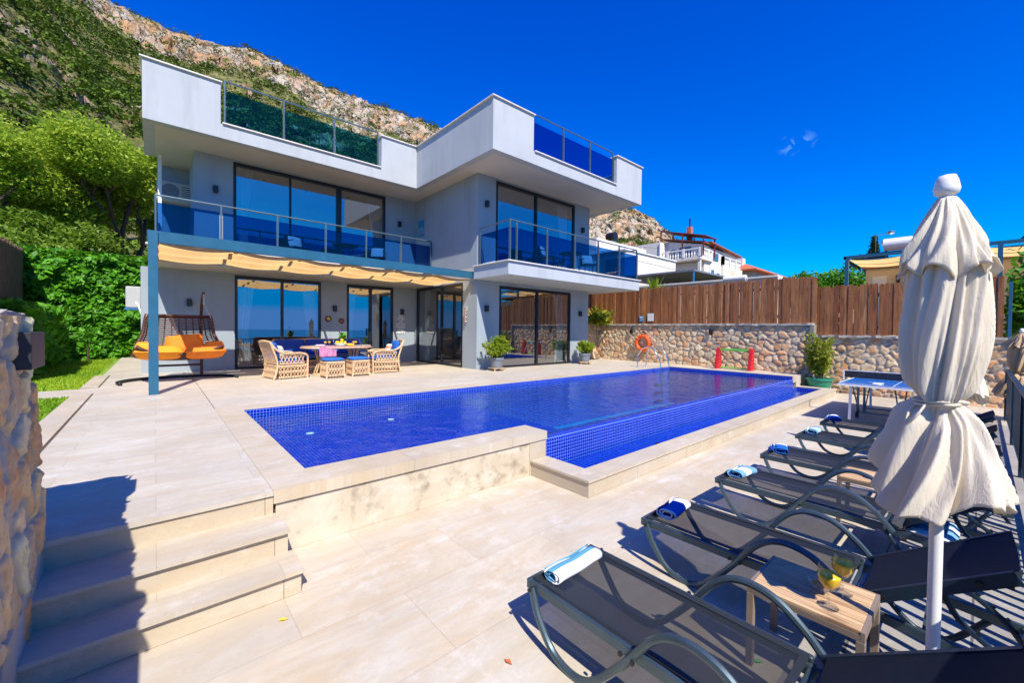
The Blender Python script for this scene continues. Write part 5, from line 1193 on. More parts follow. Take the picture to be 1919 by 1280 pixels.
# ================================================================== SUN LOUNGERS
def make_lounger():
    e = empty('sun_lounger', (0, 0, 0)); W_ = .27
    m = MB()
    for s_ in (-1, 1): m.box(s_*W_-.014, s_*W_+.014, -1.16, 0, .272, .325, .004)
    m.box(-W_-.014, W_+.014, 0, .028, .272, .325, .004); m.box(-W_, W_, -1.175, -1.15, .275, .30, .003)
    m.build('seat_frame', LOUNGEM, e)
    m = MB()
    for s_ in (-1, 1): m.obox((s_*(W_-.03), -1.10, .285), (s_*(W_-.03), -1.80, .235), .022, .045)
    m.obox((-W_+.03, -1.78, .235), (W_-.03, -1.78, .235), .03, .03); m.obox((-W_+.03, -1.45, .258), (W_-.03, -1.45, .258), .025, .025)
    m.build('rear_frame', LOUNGEM, e)
    for s_ in (-1, 1):
        x = s_*(W_+.030)
        m = MB(); spt(m, [(x-s_*.012, -.02, .295), (x, -.08, .18), (x, -.19, .05), (x, -.33, .016), (x, -.45, .07), (x, -.60, .24), (x, -.74, .43), (x, -.86, .50), (x, -1.0, .485), (x, -1.12, .40), (x, -1.22, .29)], .0185, 8, 7); m.cur = 1
        for yy, zz in ((-.03, .298), (-.60, .30), (-.66, .295)): m.tube([(x+s_*.012, yy, zz), (x+s_*.024, yy, zz)], .010, 8)
        m.build('arm_and_leg', [LOUNGEM, BLACK], e, smooth='auto')
        m = MB(); spt(m, [(x*.9, -1.18, .27), (x*.9, -1.28, .12), (x*.9, -1.40, .016), (x*.9, -1.52, .03), (x*.9, -1.68, .235)], .0165, 8, 5); m.build('rear_leg', DARKM, e, smooth=True)
    m = MB(); n_ = 8; vs = []
    for j in range(13):
        for i in range(n_+1):
            u = -1+2*i/n_; vs.append((u*(W_-.004), -.012-1.135*j/12, .329-.018*(1-u*u)*math.sin(PI*j/12)))
    m.add(vs, [(j*(n_+1)+i, j*(n_+1)+i+1, (j+1)*(n_+1)+i+1, (j+1)*(n_+1)+i) for j in range(12) for i in range(n_)]); m.build('seat_mesh', SLING, e, smooth=True)
    m = MB()
    for s_ in (-1, 1): m.box(s_*(W_-.030)-.016, s_*(W_-.030)+.016, -1.14, -.01, .3285, .3315)
    m.box(-W_+.01, W_-.01, -1.15, -1.12, .327, .3305); m.box(-W_+.01, W_-.01, -.03, .0, .3285, .332); m.build('seam', plain('sling_seam', (.02, .025, .03), .6), e)
    # backrest, hinged at y=-1.2
    b = empty('backrest', (0, -1.20, .325)); b.parent = e
    A = math.radians(34); cy, sz_ = -math.cos(A), math.sin(A)
    m = MB()
    for s_ in (-1, 1):
        x = s_*(W_-.008); m.obox((x, 0, 0), (x, cy*.63, sz_*.63), .022, .055, (0, sz_, -cy))
    m.obox((-W_, cy*.02, sz_*.02-.01), (W_, cy*.02, sz_*.02-.01), .025, .025); m.obox((-W_+.01, cy*.60, sz_*.60-.03), (W_-.01, cy*.60, sz_*.60-.03), .03, .03)
    m.cur = 1
    for s_ in (-1, 1): m.tube([(s_*(W_+.0), cy*.12, sz_*.12), (s_*(W_+.013), cy*.12, sz_*.12)], .012, 8); m.tube([(s_*(W_+.0), cy*.5, sz_*.5), (s_*(W_+.013), cy*.5, sz_*.5)], .012, 8)
    m.build('frame', [DARKM, BLACK], b)
    m = MB(); vs = []
    for j in range(9):
        for i in range(n_+1):
            u = -1+2*i/n_; t = .03+.62*j/8; d = -.028*(1-u*u)*math.sin(PI*(.15+.7*j/8))+.028; vs.append((u*(W_-.0), cy*t+sz_*d, sz_*t-cy*d*.9))
    m.add(vs, [(j*(n_+1)+i, j*(n_+1)+i+1, (j+1)*(n_+1)+i+1, (j+1)*(n_+1)+i) for j in range(8) for i in range(n_)]); m.build('back_mesh', SLINGD, b, smooth=True)
    for s_ in (-1, 1):
        m = MB(); x = s_*(W_-.06); spt(m, [(x, -1.20+cy*.36, .325+sz_*.36-.02), (x, -1.56, .38), (x, -1.70, .27), (x, -1.78, .16)], .013, 6, 4)
        for k in range(3): m.obox((x, -1.60-.05*k, .33-.04*k), (x, -1.625-.05*k, .36-.04*k), .014, .014)
        m.build('support_strut', DARKM, e)
    return e
SLINGD = plain('dark_sling_back', (.010, .013, .022), .65, var=.15, sc_=30, spec=.2)
L0 = make_lounger(); tag(L0, cat='sun lounger', group='black mesh sun loungers in a row beside the pool')
spots = [(1.83, 'nearest black mesh sun lounger, in the bottom right foreground with a pale striped towel'), (2.98, 'second black mesh sun lounger from the front, behind the first slatted side table'), (4.27, 'third black mesh sun lounger from the front, with a pale blue and white towel'),
         (5.45, 'fourth black mesh sun lounger from the front, just behind the second slatted side table'), (6.80, 'fifth black mesh sun lounger from the front, second nearest the table tennis table'), (8.05, 'farthest black mesh sun lounger, nearest the table tennis table')]
loungers = []
for i, (x, lb) in enumerate(spots):
    o = L0 if i == 0 else copy_thing(L0, (0, 0, 0)); o.location = (x, 1.60, 0); o['label'] = lb; o.rotation_euler = (0, 0, (0, .012, -.015, .01, -.02, .015)[i]); loungers.append(o)

def towel(loc, mat, a, rz, label, wd=.30, dp=.13, h=.075):
    """towel folded flat and rolled: spiral section extruded along x"""
    n_ = 46; th = .011; prof_ = []
    for k in range(n_):
        t = k/(n_-1)*2*PI*2.1; r = .35+.65*k/(n_-1); prof_.append((dp/2*r*math.copysign(abs(math.cos(t))**.75, math.cos(t)), h/2*r*math.copysign(abs(math.sin(t))**.8, math.sin(t))))
    prof_.append((dp*.75, -h/2*.92)); prof_ = prof_[::-1]; vs = []; nx_ = 13
    for i in range(nx_):
        u = i/(nx_-1); x = -wd/2+wd*u; wob = .003*math.sin(u*9+a)
        for k, (p, q) in enumerate(prof_): vs.append((x+.004*math.sin(k*.5+a), p*(1+.03*math.sin(u*7+a)), q+h/2+wob))
    K_ = len(prof_); mm = MB(); mm.add(vs, [(i*K_+k, (i+1)*K_+k, (i+1)*K_+k+1, i*K_+k+1) for i in range(nx_-1) for k in range(K_-1)])
    o = mm.build('rolled_towel', mat, smooth=True, loc=loc); o.rotation_euler = (0, 0, rz)
    so_ = o.modifiers.new('thickness', 'SOLIDIFY'); so_.thickness = .006; so_.offset = 0
    return tag(o, label, 'towel', 'rolled towels on the foot ends of the loungers')
towel((1.80, 1.50, .333), TOW1, 0, .02, 'rolled white and pale teal towel on the nearest lounger', wd=.38, dp=.125, h=.068)
towel((2.94, 1.49, .333), TOW2, 1, .10, 'rolled towel with broad royal blue and white stripes on the second lounger', wd=.30, dp=.15)
towel((4.22, 1.47, .333), TOW3, 2, -.12, 'rolled pale blue and white striped towel on the third lounger', wd=.28, dp=.15)
towel((5.42, 1.49, .333), TOW2, 3, .3, 'rolled blue and white towel on the fourth lounger', wd=.26, dp=.16)
towel((6.80, 1.48, .333), TOW3, 4, .0, 'rolled mostly white towel on the fifth lounger', wd=.27, dp=.15)
towel((8.05, 1.49, .333), TOW2, 5, .35, 'small rolled blue and white towel on the farthest lounger', wd=.24, dp=.15)

# side tables
def side_table(loc, rz, label):
    e = empty('side_table', loc, rz, label, 'side table', 'slatted wooden side tables between the loungers'); Wd, Ln, H_ = .20, .215, .42
    m = MB(); k = 5; sw0 = 2*Wd/k
    for i in range(k): m.cv = random.random(); m.box(-Wd+sw0*i+.003, -Wd+sw0*(i+1)-.003, -Ln, Ln, H_-.016, H_, .0015)
    m.build('tabletop', SLATS, e)
    m = MB(); m.box(-Wd, Wd, -Ln-.016, -Ln-.001, H_-.045, H_-.002); m.box(-Wd, Wd, Ln+.001, Ln+.016, H_-.045, H_-.002); m.box(-Wd, -Wd+.02, -Ln, Ln, H_-.045, H_-.018); m.box(Wd-.02, Wd, -Ln, Ln, H_-.045, H_-.018); m.build('apron', TAUPE, e)
    for x in (-Wd+.015, Wd-.015):
        for y in (-Ln-.001, Ln+.001):
            m = MB(); m.box(x-.016, x+.016, y-.016, y+.016, 0, H_-.046, .002); m.build('leg', TAUPE, e)
    return e
side_table((2.475, .53, 0), 0, 'slatted wooden side table between the first and second loungers')
side_table((4.83, .60, 0), .0, 'slatted wooden side table with one juice glass, half hidden behind the cream parasol')
goblet((2.37, .445, .421), 1.25, 'nearer orange juice goblet on the first slatted side table', 'juice goblets on the side tables')
goblet((2.55, .425, .421), 1.25, 'farther orange juice goblet on the first slatted side table', 'juice goblets on the side tables')
goblet((4.73, .50, .421), 1.25, 'orange juice goblet on the second slatted side table', 'juice goblets on the side tables')
def snack(loc, label):
    e = empty('snack_bowl', loc, 0, label, 'bowl', 'small bowls of nuts on the side tables'); m = MB(); m.lathe([(.025, 0), (.045, .02), (.052, .038), (.050, .038), (.042, .02), (0, .006)], (0, 0, 0), 18); m.build('glass', CLEAR, e, smooth=True)
    m = MB()
    for k in range(40): a = random.uniform(0, 6.3); r_ = .036*math.sqrt(random.random()); m.lathe([(0, -.006), (.007, 0), (0, .006)], (r_*math.cos(a), r_*math.sin(a), .022+random.uniform(0, .014)), 5)
    m.build('nuts', plain('roast_nuts', (.60, .38, .12), .6, var=.4, sc_=60), e)
snack((2.49, .50, .421), 'small glass bowl of nuts between the goblets on the first side table'); snack((4.86, .52, .421), 'small glass bowl of nuts on the second side table')

# pool towels lying on ground below the third lounger
m = MB(); m.pillow((0, 0, .03), (.20, 0, 0), (0, .13, 0), (0, 0, .03), 8, .3); tag(m.build('folded_towel', TOW3, smooth=True, loc=(4.2, .20, .28)), 'pale folded towel tucked on the rear frame of the third lounger', 'towel')

# ================================================================== PARASOLS
def parasol(loc, label, ztop, zvent, ztie, zbot, mat, seed, sc_r=1., flare=1.0, rz=0., polec=WHITE, base=True):
    e = empty('closed_parasol', loc, rz, label, 'parasol', 'closed parasols beside the loungers'); r = random.Random(seed)
    m = MB(); m.tube([(0, 0, 0), (0, 0, ztop+.01)], .0215, 16); m.build('pole', polec, e, smooth='auto')
    m = MB(); m.lathe([(.020, ztop), (.036, ztop+.012), (.040, ztop+.03), (.034, ztop+.06), (.026, ztop+.082), (0, ztop+.09)], (0, 0, 0), 18); m.build('finial', polec, e, smooth=True)
    NR = 8; ph0 = r.uniform(0, 6.28)
    def canopy(z0, z1, rf, namp, tw, n=240, K_=60, name='canopy', hemf=None):
        vs = []
        for j in range(K_+1):
            s_ = j/K_
            for i in range(n):
                t = 2*PI*i/n; R_, am = rf(s_)
                tt_ = t+tw(s_)+.22*math.sin(2*t+seed)*s_
                f1 = abs(math.sin(NR/2*tt_+ph0+.5*math.sin(t+seed))); f2 = math.sin(11*tt_+2.3*math.sin(s_*4+seed)+seed+1.2*math.sin(2*t)); f3 = math.sin(3*tt_+seed*1.7+1.5*s_)
                f4 = math.sin(19*tt_-3*s_+seed); f5 = 1-abs(math.sin(3.5*tt_+1.8*s_+seed))*2
                f6 = abs(math.sin(8.5*tt_+2.1*s_+1.7*f3)); rr = R_*(1+am*(.60*(f1-.6)+.40*f2*(.5+.5*f3)+.22*f4*(.6-.4*f3)+.36*f5+.20*f3+.40*(f6-.6)+.10*math.sin(31*tt_+4*s_+2*f3)))
                zz = z0+(z1-z0)*s_+(hemf(tt_, f1, f3)*s_**3 if hemf else 0)
                vs.append((rr*math.cos(t), rr*math.sin(t), zz))
        mm = MB(); mm.add(vs, [(j*n+i, (j+1)*n+i, (j+1)*n+(i+1) % n, j*n+(i+1) % n) for j in range(K_) for i in range(n)])
        o = mm.build(name, mat, e, smooth=True); sd = o.modifiers.new('thickness', 'SOLIDIFY'); sd.thickness = .0035; return o
    # upper vent tier
    canopy(ztop-.005, zvent, lambda s_: (sc_r*(.028+.112*s_**.85), .14+.16*s_), NR, lambda s_: .12*s_, K_=26, name='vent_canopy', hemf=lambda t, f1, f3: -.06*(1-f1)+.02*f3)
    # main body down to the tie, then the skirt
    L = ztop-.10-zbot; st = (ztop-.10-ztie)/L
    def rf(s_):
        if s_ < st: q = s_/st; R_ = .040+.074*min(1, q/.30)**.75-.036*max(0, (q-.62)/.38)**1.8; am = .22+.14*q
        else:
            q = (s_-st)/(1-st); R_ = .078+(.212*flare-.078)*(q**.8); am = .40-.06*q
        nb = math.exp(-((s_-st)/.030)**2); R_ = R_*(1-.30*nb); am *= (1-.35*nb)
        return sc_r*R_, am
    canopy(ztop-.10, zbot, rf, NR, lambda s_: 1.1*s_, K_=90, hemf=lambda t, f1, f3: .07*math.sin(2*t+seed)-.06*(1-f1)+.045*f3)
    m = MB(); zt_ = ztie
    for dz_ in (0, .012): m.tube([(sc_r*(.074+.010*math.sin(4*a+dz_*90))*math.cos(a), sc_r*(.074+.010*math.sin(4*a+dz_*90))*math.sin(a), zt_+dz_+.006*math.sin(2*a)) for a in np.linspace(0, 2*PI, 40, endpoint=False)], .0065, 6, closed=True, sq=.8)
    a0 = 2.6
    spt(m, [(sc_r*.08*math.cos(a0), sc_r*.08*math.sin(a0), zt_), (sc_r*.12*math.cos(a0), sc_r*.12*math.sin(a0), zt_-.04), (sc_r*.13*math.cos(a0-.3), sc_r*.13*math.sin(a0-.3), zt_-.085), (sc_r*.11*math.cos(a0-.5), sc_r*.11*math.sin(a0-.5), zt_-.04), (sc_r*.08*math.cos(a0-.6), sc_r*.08*math.sin(a0-.6), zt_)], .005, 5, 6)
    m.build('tie_strap', mat, e, smooth=True)
    if base:
        m = MB(); m.box(-.22, .22, -.22, .22, 0, .05, .01); m.lathe([(.035, .05), (.035, .22), (.028, .24)], (0, 0, 0), 14); m.build('base', POTG, e)
    return e
parasol((2.40, .105, 0), 'large closed cream parasol in the right foreground tied with a cream strap', 2.255, 1.98, 1.42, 1.06, CANVAS, 3, flare=1.0, sc_r=.92)
parasol((7.40, .16, 0), 'second closed cream parasol peeking out behind the foreground parasol', 2.25, 1.97, 1.38, .98, CANVAS, 5)
parasol((12.9, -.52, -.3), 'closed tan parasol cut by the right edge of the view beyond the terrace railing', 2.05, 1.78, 1.25, .82, CANVAST, 9, flare=1.2, sc_r=1.35, base=False)

# ================================================================== TERRACE RAILING (sea side)
e = empty('terrace_railing', (8, -.35, 0), label='dark blue steel bar railing along the right edge of the lower terrace', cat='railing')
m = MB(); m.box(-9.0, 4.75, -.025, .025, .99, 1.03); m.box(-9.0, 4.75, -.012, .012, .09, .12); m.build('rails', RAILD, e)
m = MB(); x = -9
while x < 4.7: m.box(x-.02, x+.02, -.008, .008, .12, .99); x += .125
m.build('bars', RAILD, e)
for x in (-9, -6.8, -4.6, -2.4, -.2, 2.0, 4.72):
    m = MB(); m.box(x-.03, x+.03, -.03, .03, -.05, .99); m.build('post', RAILD, e)
m = MB(); m.box(-.03, .03, -.03, .03, 0, 2.35, .004); tag(m.build('steel_post', BLUEPOLE, loc=(15.0, -.42, .6)), 'thin dark blue post at the right end of the board fence', 'post')

# ================================================================== BALCONY FURNITURE (behind the blue glass)
def patio_chair(loc, rz, label, mat=BLACK):
    e = empty('balcony_chair', loc, rz, label, 'chair', 'dark chairs on the balconies')
    for x, y in ((-.24, -.24), (.24, -.24), (.24, .24), (-.24, .24)): m = MB(); m.tube([(x*1.1, y*1.1, 0), (x, y, .42)], .014, 6); m.build('leg', mat, e)
    m = MB(); m.box(-.27, .27, -.27, .27, .40, .44, .01); m.build('seat', mat, e)
    m = MB(); m.prism([(-.26, .24, .42), (.26, .24, .42), (.23, .34, .85), (-.23, .34, .85)], (0, .03, 0)); m.tube([(-.27, -.2, .62), (-.27, .28, .64)], .014, 6); m.tube([(.27, -.2, .62), (.27, .28, .64)], .014, 6); m.build('backrest', mat, e)
    m = MB(); m.pillow((0, .16, .62), (.2, 0, 0), (0, .05, .18), (0, -.06, .01)); m.build('cushion', CURTAIN, e, smooth=True); return e
def patio_table(loc, label, R_=.38):
    e = empty('balcony_table', loc, 0, label, 'table', 'dark tables on the balconies'); m = MB(); m.lathe([(R_, .68), (R_, .71), (0, .71)], (0, 0, 0), 24); m.build('tabletop', BLACK, e)
    for k in range(4): m = MB(); a = .78+k*PI/2; m.tube([(R_*.8*math.cos(a), R_*.8*math.sin(a), 0), (R_*.6*math.cos(a), R_*.6*math.sin(a), .69)], .014, 6); m.build('leg', BLACK, e)
z_ = 3.592
patio_chair((3.2, 13.35, z_+.01), .3, 'dark chair with white cushion on the left balcony, left of the table'); patio_table((4.55, 13.3, z_+.01), 'round dark table on the left balcony behind the blue glass'); patio_chair((5.55, 13.3, z_+.01), -.6, 'dark chair with white cushion on the left balcony, right of the table')
patio_chair((9.5, 9.2, z_), .5, 'dark chair with white cushion on the right balcony, left of the table'); patio_table((10.6, 9.2, z_), 'round dark table on the right balcony'); patio_chair((11.6, 9.2, z_), -.5, 'dark chair with white cushion on the right balcony, right of the table'); 
# sofa inside the side door
e = empty('indoor_sofa', (8.9, 12.2, U), -PI/2, 'beige sofa standing inside behind the corner sliding door', 'sofa')
m = MB(); m.box(-.9, .9, -.4, .4, .12, .45, .05); m.build('seat', BEIGE, e); m = MB(); m.box(-.95, .95, .25, .45, .15, .82, .06); m.build('backrest', BEIGE, e)
for x in (-.95, .78): m = MB(); m.box(x, x+.17, -.4, .25, .12, .60, .05); m.build('armrest', BEIGE, e)
e = empty('bed', (2.9, 16.0, 3.6), 0, 'bed with white covers just visible through the left upper floor window', 'bed'); m = MB(); m.box(-.9, .9, -1, 1, 0, .3); m.build('base', BEIGE, e); m = MB(); m.box(-.9, .9, -1, 1, .3, .55, .08); m.build('mattress', CURTAIN, e)

# ================================================================== NEIGHBOURING BUILDINGS
def win_flat(mm, ax, c, a0, a1, z0, z1):
    if ax == 'y': mm.box(a0, a1, c-.03, c+.02, z0, z1)
    else: mm.box(c-.03, c+.02, a0, a1, z0, z1)
NGLASS = plain('neighbour_glass', (.06, .14, .20), .08, var=.2)
def balusters(mm, ax, c, a0, a1, z0, h, step=.24):
    n_ = max(2, int(abs(a1-a0)/step)); 
    for k in range(n_+1):
        a = a0+(a1-a0)*k/n_; p = (c, a) if ax == 'x' else (a, c)
        if k % 6 == 0: mm.box(p[0]-.11, p[0]+.11, p[1]-.11, p[1]+.11, z0, z0+h+.04)
        else: mm.lathe([(.05, 0), (.035, .08*h), (.075, .3*h), (.03, .6*h), (.05, .8*h), (.05, .9*h)], (p[0], p[1], z0+.02), 6)
    if ax == 'x': mm.box(c-.09, c+.09, min(a0, a1), max(a0, a1), z0+h-.10, z0+h)
    else: mm.box(min(a0, a1), max(a0, a1), c-.09, c+.09, z0+h-.10, z0+h)
nb = empty('white_house', (38, 18, 4), label='white house with balustraded terraces and slanting brown roofs beyond the fence', cat='house')
m = MB(); m.box(35.6, 46, 19.9, 27, 3.5, 10.05); m.box(37.2, 46, 16.5, 19.9, 3.5, 8.10); m.box(38.2, 44.2, 16.4, 19.9, 3.5, 9.35)
m.box(40.5, 44.7, 16.2, 20, 3.5, 8.1); m.box(35.98, 36.2, 16.32, 16.55, 4, 8.1)
m.prism([(36.9, 19.95, 8.1), (36.9, 16.6, 8.1), (36.9, 16.6, 9.55), (36.9, 19.95, 10.25)], (1.6, 0, 0))
pb(m, 'wall', NWHITE, nb)
m = MB(); m.box(35.9, 38.3, 16.25, 19.9, 8.10, 8.35); pb(m, 'terrace_slab', NWHITE, nb)
m = MB(); balusters(m, 'x', 35.98, 16.33, 19.85, 8.35, .75); balusters(m, 'y', 16.33, 36.0, 38.2, 8.35, .75); pb(m, 'balustrade', WHITE, nb)
m = MB(); balusters(m, 'y', 16.25, 40.55, 44.65, 8.10, .75); balusters(m, 'x', 40.55, 16.25, 18.5, 8.1, .75); pb(m, 'balustrade', WHITE, nb)
m = MB(); m.prism([(36.6, 16.2, 9.62), (36.6, 20.3, 10.45), (36.6, 20.3, 10.57), (36.6, 16.2, 9.74)], (3, 0, 0)); m.prism([(37.5, 16.0, 9.70), (44.6, 16.0, 9.20), (44.6, 16.0, 9.30), (37.5, 16.0, 9.82)], (0, 4.2, 0)); pb(m, 'roof', plain('brown_roof_tiles', (.30, .09, .05), .7, var=.3, sc_=6), nb)
m = MB(); m.prism([(36.0, 15.9, 10.05), (36.0, 20.2, 11.15), (36.0, 20.2, 11.22), (36.0, 15.9, 10.12)], (2.4, 0, 0)); pb(m, 'awning', RUST, nb)
for y, z in ((16.1, 10.1), (18.0, 10.55), (20.1, 11.1)):
    for x in (36.05, 38.3): m = MB(); m.box(x-.05, x+.05, y-.05, y+.05, 8.4, z); pb(m, 'awning_post', RUST, nb)
m = MB(); m.box(37.6, 38.0, 18.0, 18.4, 10.2, 11.5); pb(m, 'chimney', TERRA, nb); m = MB(); m.box(37.75, 37.85, 18.15, 18.25, 11.5, 12.3); pb(m, 'chimney_pipe', BLACK, nb)
for ax, c, a0, a1, z0, z1 in (('x', 36.9, 17.6, 18.7, 8.4, 9.5), ('x', 36.9, 19.1, 19.5, 8.5, 9.4), ('x', 37.2, 18.8, 19.2, 6.3, 7.1), ('y', 16.38, 38.7, 39.8, 8.3, 9.0), ('y', 16.38, 38.4, 38.9, 6.3, 7.4), ('y', 16.38, 39.6, 40.1, 6.3, 7.2)):
    m = MB(); win_flat(m, ax, c, a0, a1, z0, z1); w1 = pb(m, 'window', NGLASS, nb)
m = MB(); m.prism([(42.6+.85*math.cos(a), 16.17, 6.9+.85*math.sin(a)) for a in np.linspace(0, PI, 12)]+[(41.75, 16.17, 5.8), (43.45, 16.17, 5.8)], (0, .05, 0)); pb(m, 'arch_window', CREAM, nb)
m = MB(); m.box(35.55, 35.6, 21.8, 21.85, 4, 9.9); m.box(35.5, 35.6, 19.85, 19.95, 4, 10.0); pb(m, 'downpipe', WHITE, nb)
for y in (17.2, 19.0): m = MB(); m.lathe([(0, -.15), (.09, 0), (0, .15)], (37.15, y, 7.3), 6); pb(m, 'lantern', BLACK, nb)
e = empty('roof_water_tank', (34, 24.2, 9.8), label='dark round tank on a thin mast beside the white house roof', cat='water tank')
m = MB(); m.tube([(0, -.45, 1.2), (0, .45, 1.2)], .42, 14); m.build('tank', BLACK, e); m = MB()
for x, y in ((-.3, -.3), (.3, .3), (-.3, .3), (.3, -.3)): m.box(x-.03, x+.03, y-.03, y+.03, -4, 1.2)
m.build('stand', STEEL, e)
# red roof house
rh = empty('red_roof_house', (65, 22, 5), label='distant low house with red hipped tile roof right of the white house', cat='house')
m = MB(); m.box(59.5, 69, 20.2, 25, 3, 9.9); pb(m, 'wall', plain('grey_house_wall', (.42, .40, .36), .8), rh)
m = MB(); m.add([(58.2, 19.2, 10.0), (70.5, 19.2, 10.0), (70.5, 26, 10.0), (58.2, 26, 10.0), (62, 22.4, 11.5), (67, 22.4, 11.5), (58.2, 19.2, 9.85), (70.5, 19.2, 9.85), (70.5, 26, 9.85), (58.2, 26, 9.85)], [(0, 1, 5, 4), (1, 2, 5), (2, 3, 4, 5), (3, 0, 4), (0, 6, 7, 1), (3, 9, 6, 0), (6, 9, 8, 7)]); pb(m, 'roof', TERRA, rh)
m = MB(); m.box(60.3, 61.3, 21.6, 22.6, 10.8, 11.8); pb(m, 'chimney', WHITE, rh)
for x in (61, 64, 66.5): m = MB(); win_flat(m, 'y', 20.2, x, x+1.3, 8.3, 9.5); pb(m, 'window', NGLASS, rh)
m = MB(); m.box(69.8, 70, 19.4, 19.6, 5, 9.9); pb(m, 'post', WHITE, rh)
# carport in front
cp = empty('carport', (24, 12, 2), label='low grey flat roofed carport between the palm plant and the white house', cat='carport')
m = MB(); m.box(22, 27.5, 10.3, 15.5, 5.0, 5.10); pb(m, 'roof', POTG, cp)
for x, y in ((22.1, 10.4), (22.1, 12.9), (27.3, 10.4), (22.1, 15.4)): m = MB(); m.box(x-.05, x+.05, y-.05, y+.05, 1.5, 5.0); pb(m, 'post', STEEL, cp)
m = MB(); m.box(26.5, 27, 10.5, 15.4, 2, 4.95); pb(m, 'back_wall', plain('dark_back_wall', (.09, .09, .08), .9, var=.4), cp)
m = MB(); m.box(19.5, 20.0, 5.6, 14, 1.5, 4.02); m.box(19.4, 20.1, 5.6, 14, 4.02, 4.10); tag(m.build('boundary_wall', NWHITE), 'low white boundary wall top running behind the long board fence', 'wall')
m = MB(); m.tube([(18, 6.3, 3.90), (18, 7.15, 3.90)], .13, 16); m.box(17.95, 18.05, 6.3, 6.34, 2, 3.9); tag(m.build('solar_cylinder', WHITE), 'white horizontal cylinder showing just above the long fence', 'water tank')
# near neighbour behind the right balcony
nh = empty('pale_villa', (27, 20, 4), label='pale neighbouring villa glimpsed between the villa and the white house', cat='house')
m = MB(); m.box(24, 31, 16.0, 24.5, 2.5, 7.2); m.box(24.3, 31, 18.6, 24.5, 7.2, 8.5); pb(m, 'wall', NWHITE, nh)
m = MB(); win_flat(m, 'x', 24, 16.6, 18.3, 5.6, 7.2); pb(m, 'window', NGLASS, nh); m = MB(); win_flat(m, 'x', 24, 19.0, 20.6, 5.6, 7.2); pb(m, 'window', NGLASS, nh); m = MB(); m.box(23.9, 31, 15.9, 24.6, 7.2, 7.28) ; m.box(23.7, 24, 16, 24, 5.2, 5.4); pb(m, 'ledge', WHITE, nh)
# cream house behind the fence at right
ch = empty('cream_house', (21, 0, 2), label='cream single storey house with ochre shade pergola behind the parasol', cat='house')
m = MB(); m.box(20.4, 26, -1.0, 2.95, 1.5, 4.15); m.box(20.9, 26, -6, -1.0, 1.5, 3.95); pb(m, 'wall', CREAM, ch)
m = MB(); m.box(20.3, 26.1, -6.1, 3.05, 4.152, 4.25); pb(m, 'roof', plain('brown_roof_edge', (.30, .16, .11), .8), ch)
m = MB(); win_flat(m, 'x', 20.4, 2.35, 2.75, 2.2, 3.85); pb(m, 'door', WHITE, ch)
m = MB(); m.box(20.30, 20.4, 2.0, 2.08, 3.55, 3.62); m.lathe([(0, 0), (.06, .06), (.06, .2), (.09, .22), (0, .3)], (20.28, 2.04, 3.58), 6); pb(m, 'lantern', BLACK, ch)
pp = empty('blue_pergola', (20, 1, 2), label='dark blue steel pergola with ochre shade cloth in front of the cream house', cat='pergola')
m = MB(); m.box(19.4, 19.5, -3.0, 3.25, 4.30, 4.40); m.box(18.3, 18.4, -3.0, 3.25, 4.12, 4.22) if False else None
for y in (3.2, 1.6, 0.0, -1.6, -3.0): m.box(18.2, 20.4, y-.03, y+.03, 4.30, 4.38)
m.box(18.2, 18.28, -3.0, 3.25, 4.30, 4.40); pb(m, 'beams', BLUEPOLE, pp)
for y in (3.15, -.3): m = MB(); m.box(18.19, 18.30, y-.05, y+.05, 1.5, 4.30); pb(m, 'post', BLUEPOLE, pp)
vs = [(18.3+2.05*i/8, 3.1-6.0*j/40, 4.27-.07*abs(math.sin(j/40*PI*4))-.02*i/8) for j in range(41) for i in range(9)]
m = MB(); m.add(vs, [(j*9+i, j*9+i+1, (j+1)*9+i+1, (j+1)*9+i) for j in range(40) for i in range(8)]); pb(m, 'shade_cloth', SAIL, pp, smooth=True)
tk = empty('solar_water_heater', (21, 2.15, 4.25), label='white rooftop water heater cylinder on a frame above the cream house', cat='water heater')
m = MB(); m.tube([(0, -.42, .82), (0, -.38, .84), (0, .38, .84), (0, .42, .82)], [.15, .23, .23, .15], 20); m.build('cylinder', PLATE, tk, smooth='auto')
m = MB()
for y in (-.3, .3): m.obox((-.25, y, 0), (0, y, .65), .04, .04); m.obox((.25, y, 0), (0, y, .65), .04, .04)
m.box(-.7, .5, -.9, .9, .50, .53) if False else m.box(-.04, .04, -.9, .9, .55, .59); m.build('frame', DARKM, tk)
m = MB(); m.prism([(-.5, .95, .05), (.1, .95, .52), (.1, .25, .52), (-.5, .25, .05)], (.03, 0, -.04)); m.prism([(-.5, -.1, .05), (.1, -.1, .52), (.1, -.8, .52), (-.5, -.8, .05)], (.03, 0, -.04)); m.build('panels', BLACK, tk)
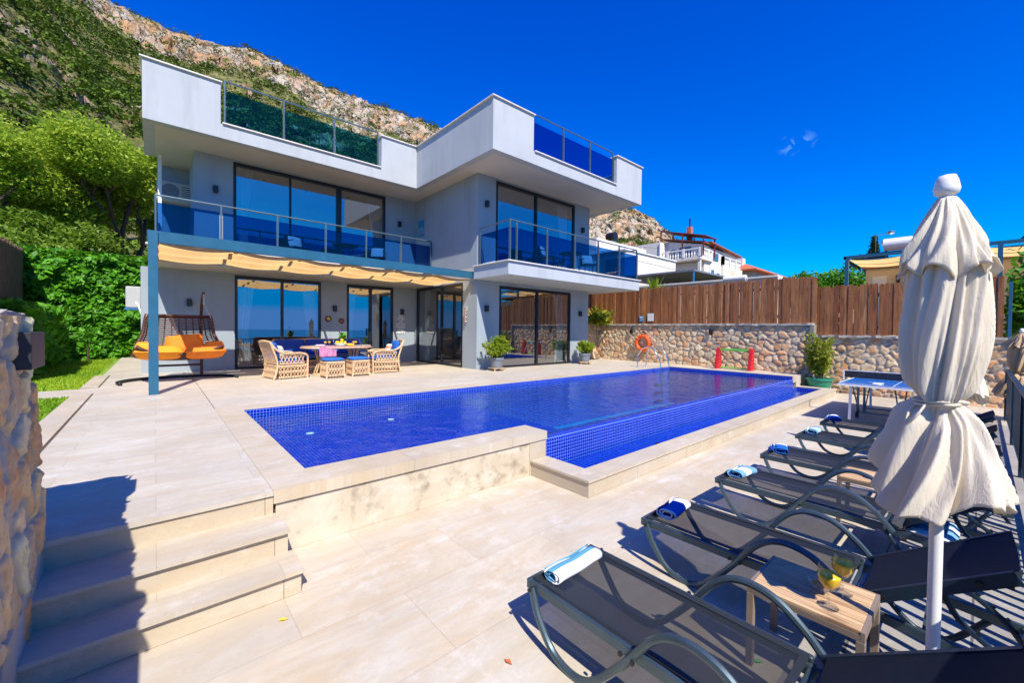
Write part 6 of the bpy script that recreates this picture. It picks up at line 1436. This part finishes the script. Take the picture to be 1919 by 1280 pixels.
m = MB(); m.tube([(0, .62, .0), (0, .62, 1.25), (0, .28, 1.28)], .018, 5); m.lathe([(.05, 0), (.11, .04), (.12, .12), (0, .12)], (0, .18, 1.22), 12); m.tube([(0, -.42, 1.12), (0, -.75, 1.12), (0, -.75, 0)], .02, 5); m.build('piping', STEEL, tk)
m = MB(); m.box(19.0, 19.06, -.95, -.89, 0, 1) if False else m.obox((18.6, -.62, 4.35), (18.6, -.98, 4.85), .06, .06); tag(m.build('floodlight', DARKM), 'small dark angled floodlight on the blue pergola beam at the right edge', 'floodlight')
# overhead cables
m = MB()
for a, b, sag in (((13.2, 14.4, 6.5), (44, 11, 5.9), .6), ((13.2, 16.5, 7.6), (36, 19.6, 9.4), .3)):
    a = Vector(a); b = Vector(b); m.tube([a.lerp(b, t)-Vector((0, 0, 4*sag*t*(1-t))) for t in np.linspace(0, 1, 16)], .012, 4)
tag(m.build('overhead_cables', BLACK), 'thin dark overhead cables crossing in front of the white house', 'cable')
# utility pole behind the viewer, seen mirrored in the windows
e = empty('utility_pole', (-1.2, -9, -4), label='tall dark utility pole with cross arm seen reflected in the left window', cat='utility pole')
m = MB(); m.tube([(0, 0, 0), (0, 0, 9.5)], [.17, .12], 10); m.build('pole', OLDWOOD, e); m = MB(); m.box(-.8, .8, -.06, .06, 9.0, 9.12)
for x in (-.7, -.35, .35, .7): m.lathe([(.04, 0), (.06, .08), (.03, .18)], (x, 0, 9.12), 8)
m.build('cross_arm', DARKM, e)
# fallen leaves
def leaf(loc, mat, label):
    m = MB(); m.add([(-.02, 0, .003), (0, -.010, .008), (.02, 0, .003), (0, .010, .008)], [(0, 1, 2, 3)]); o = m.build('fallen_leaf', mat, loc=loc); o.rotation_euler = (0, 0, random.uniform(0, 3)); o.scale = (1.4, 1.4, 1.4); tag(o, label, 'leaf')
leaf((2.33, .72, .001), GREENP, 'small green leaf on the paving under the first side table'); leaf((.55, 2.62, .001), YELLOW, 'tiny yellow leaf on the paving at the foot of the steps'); leaf((1.35, 1.55, .001), TERRA, 'tiny orange leaf on the paving beside the nearest lounger')
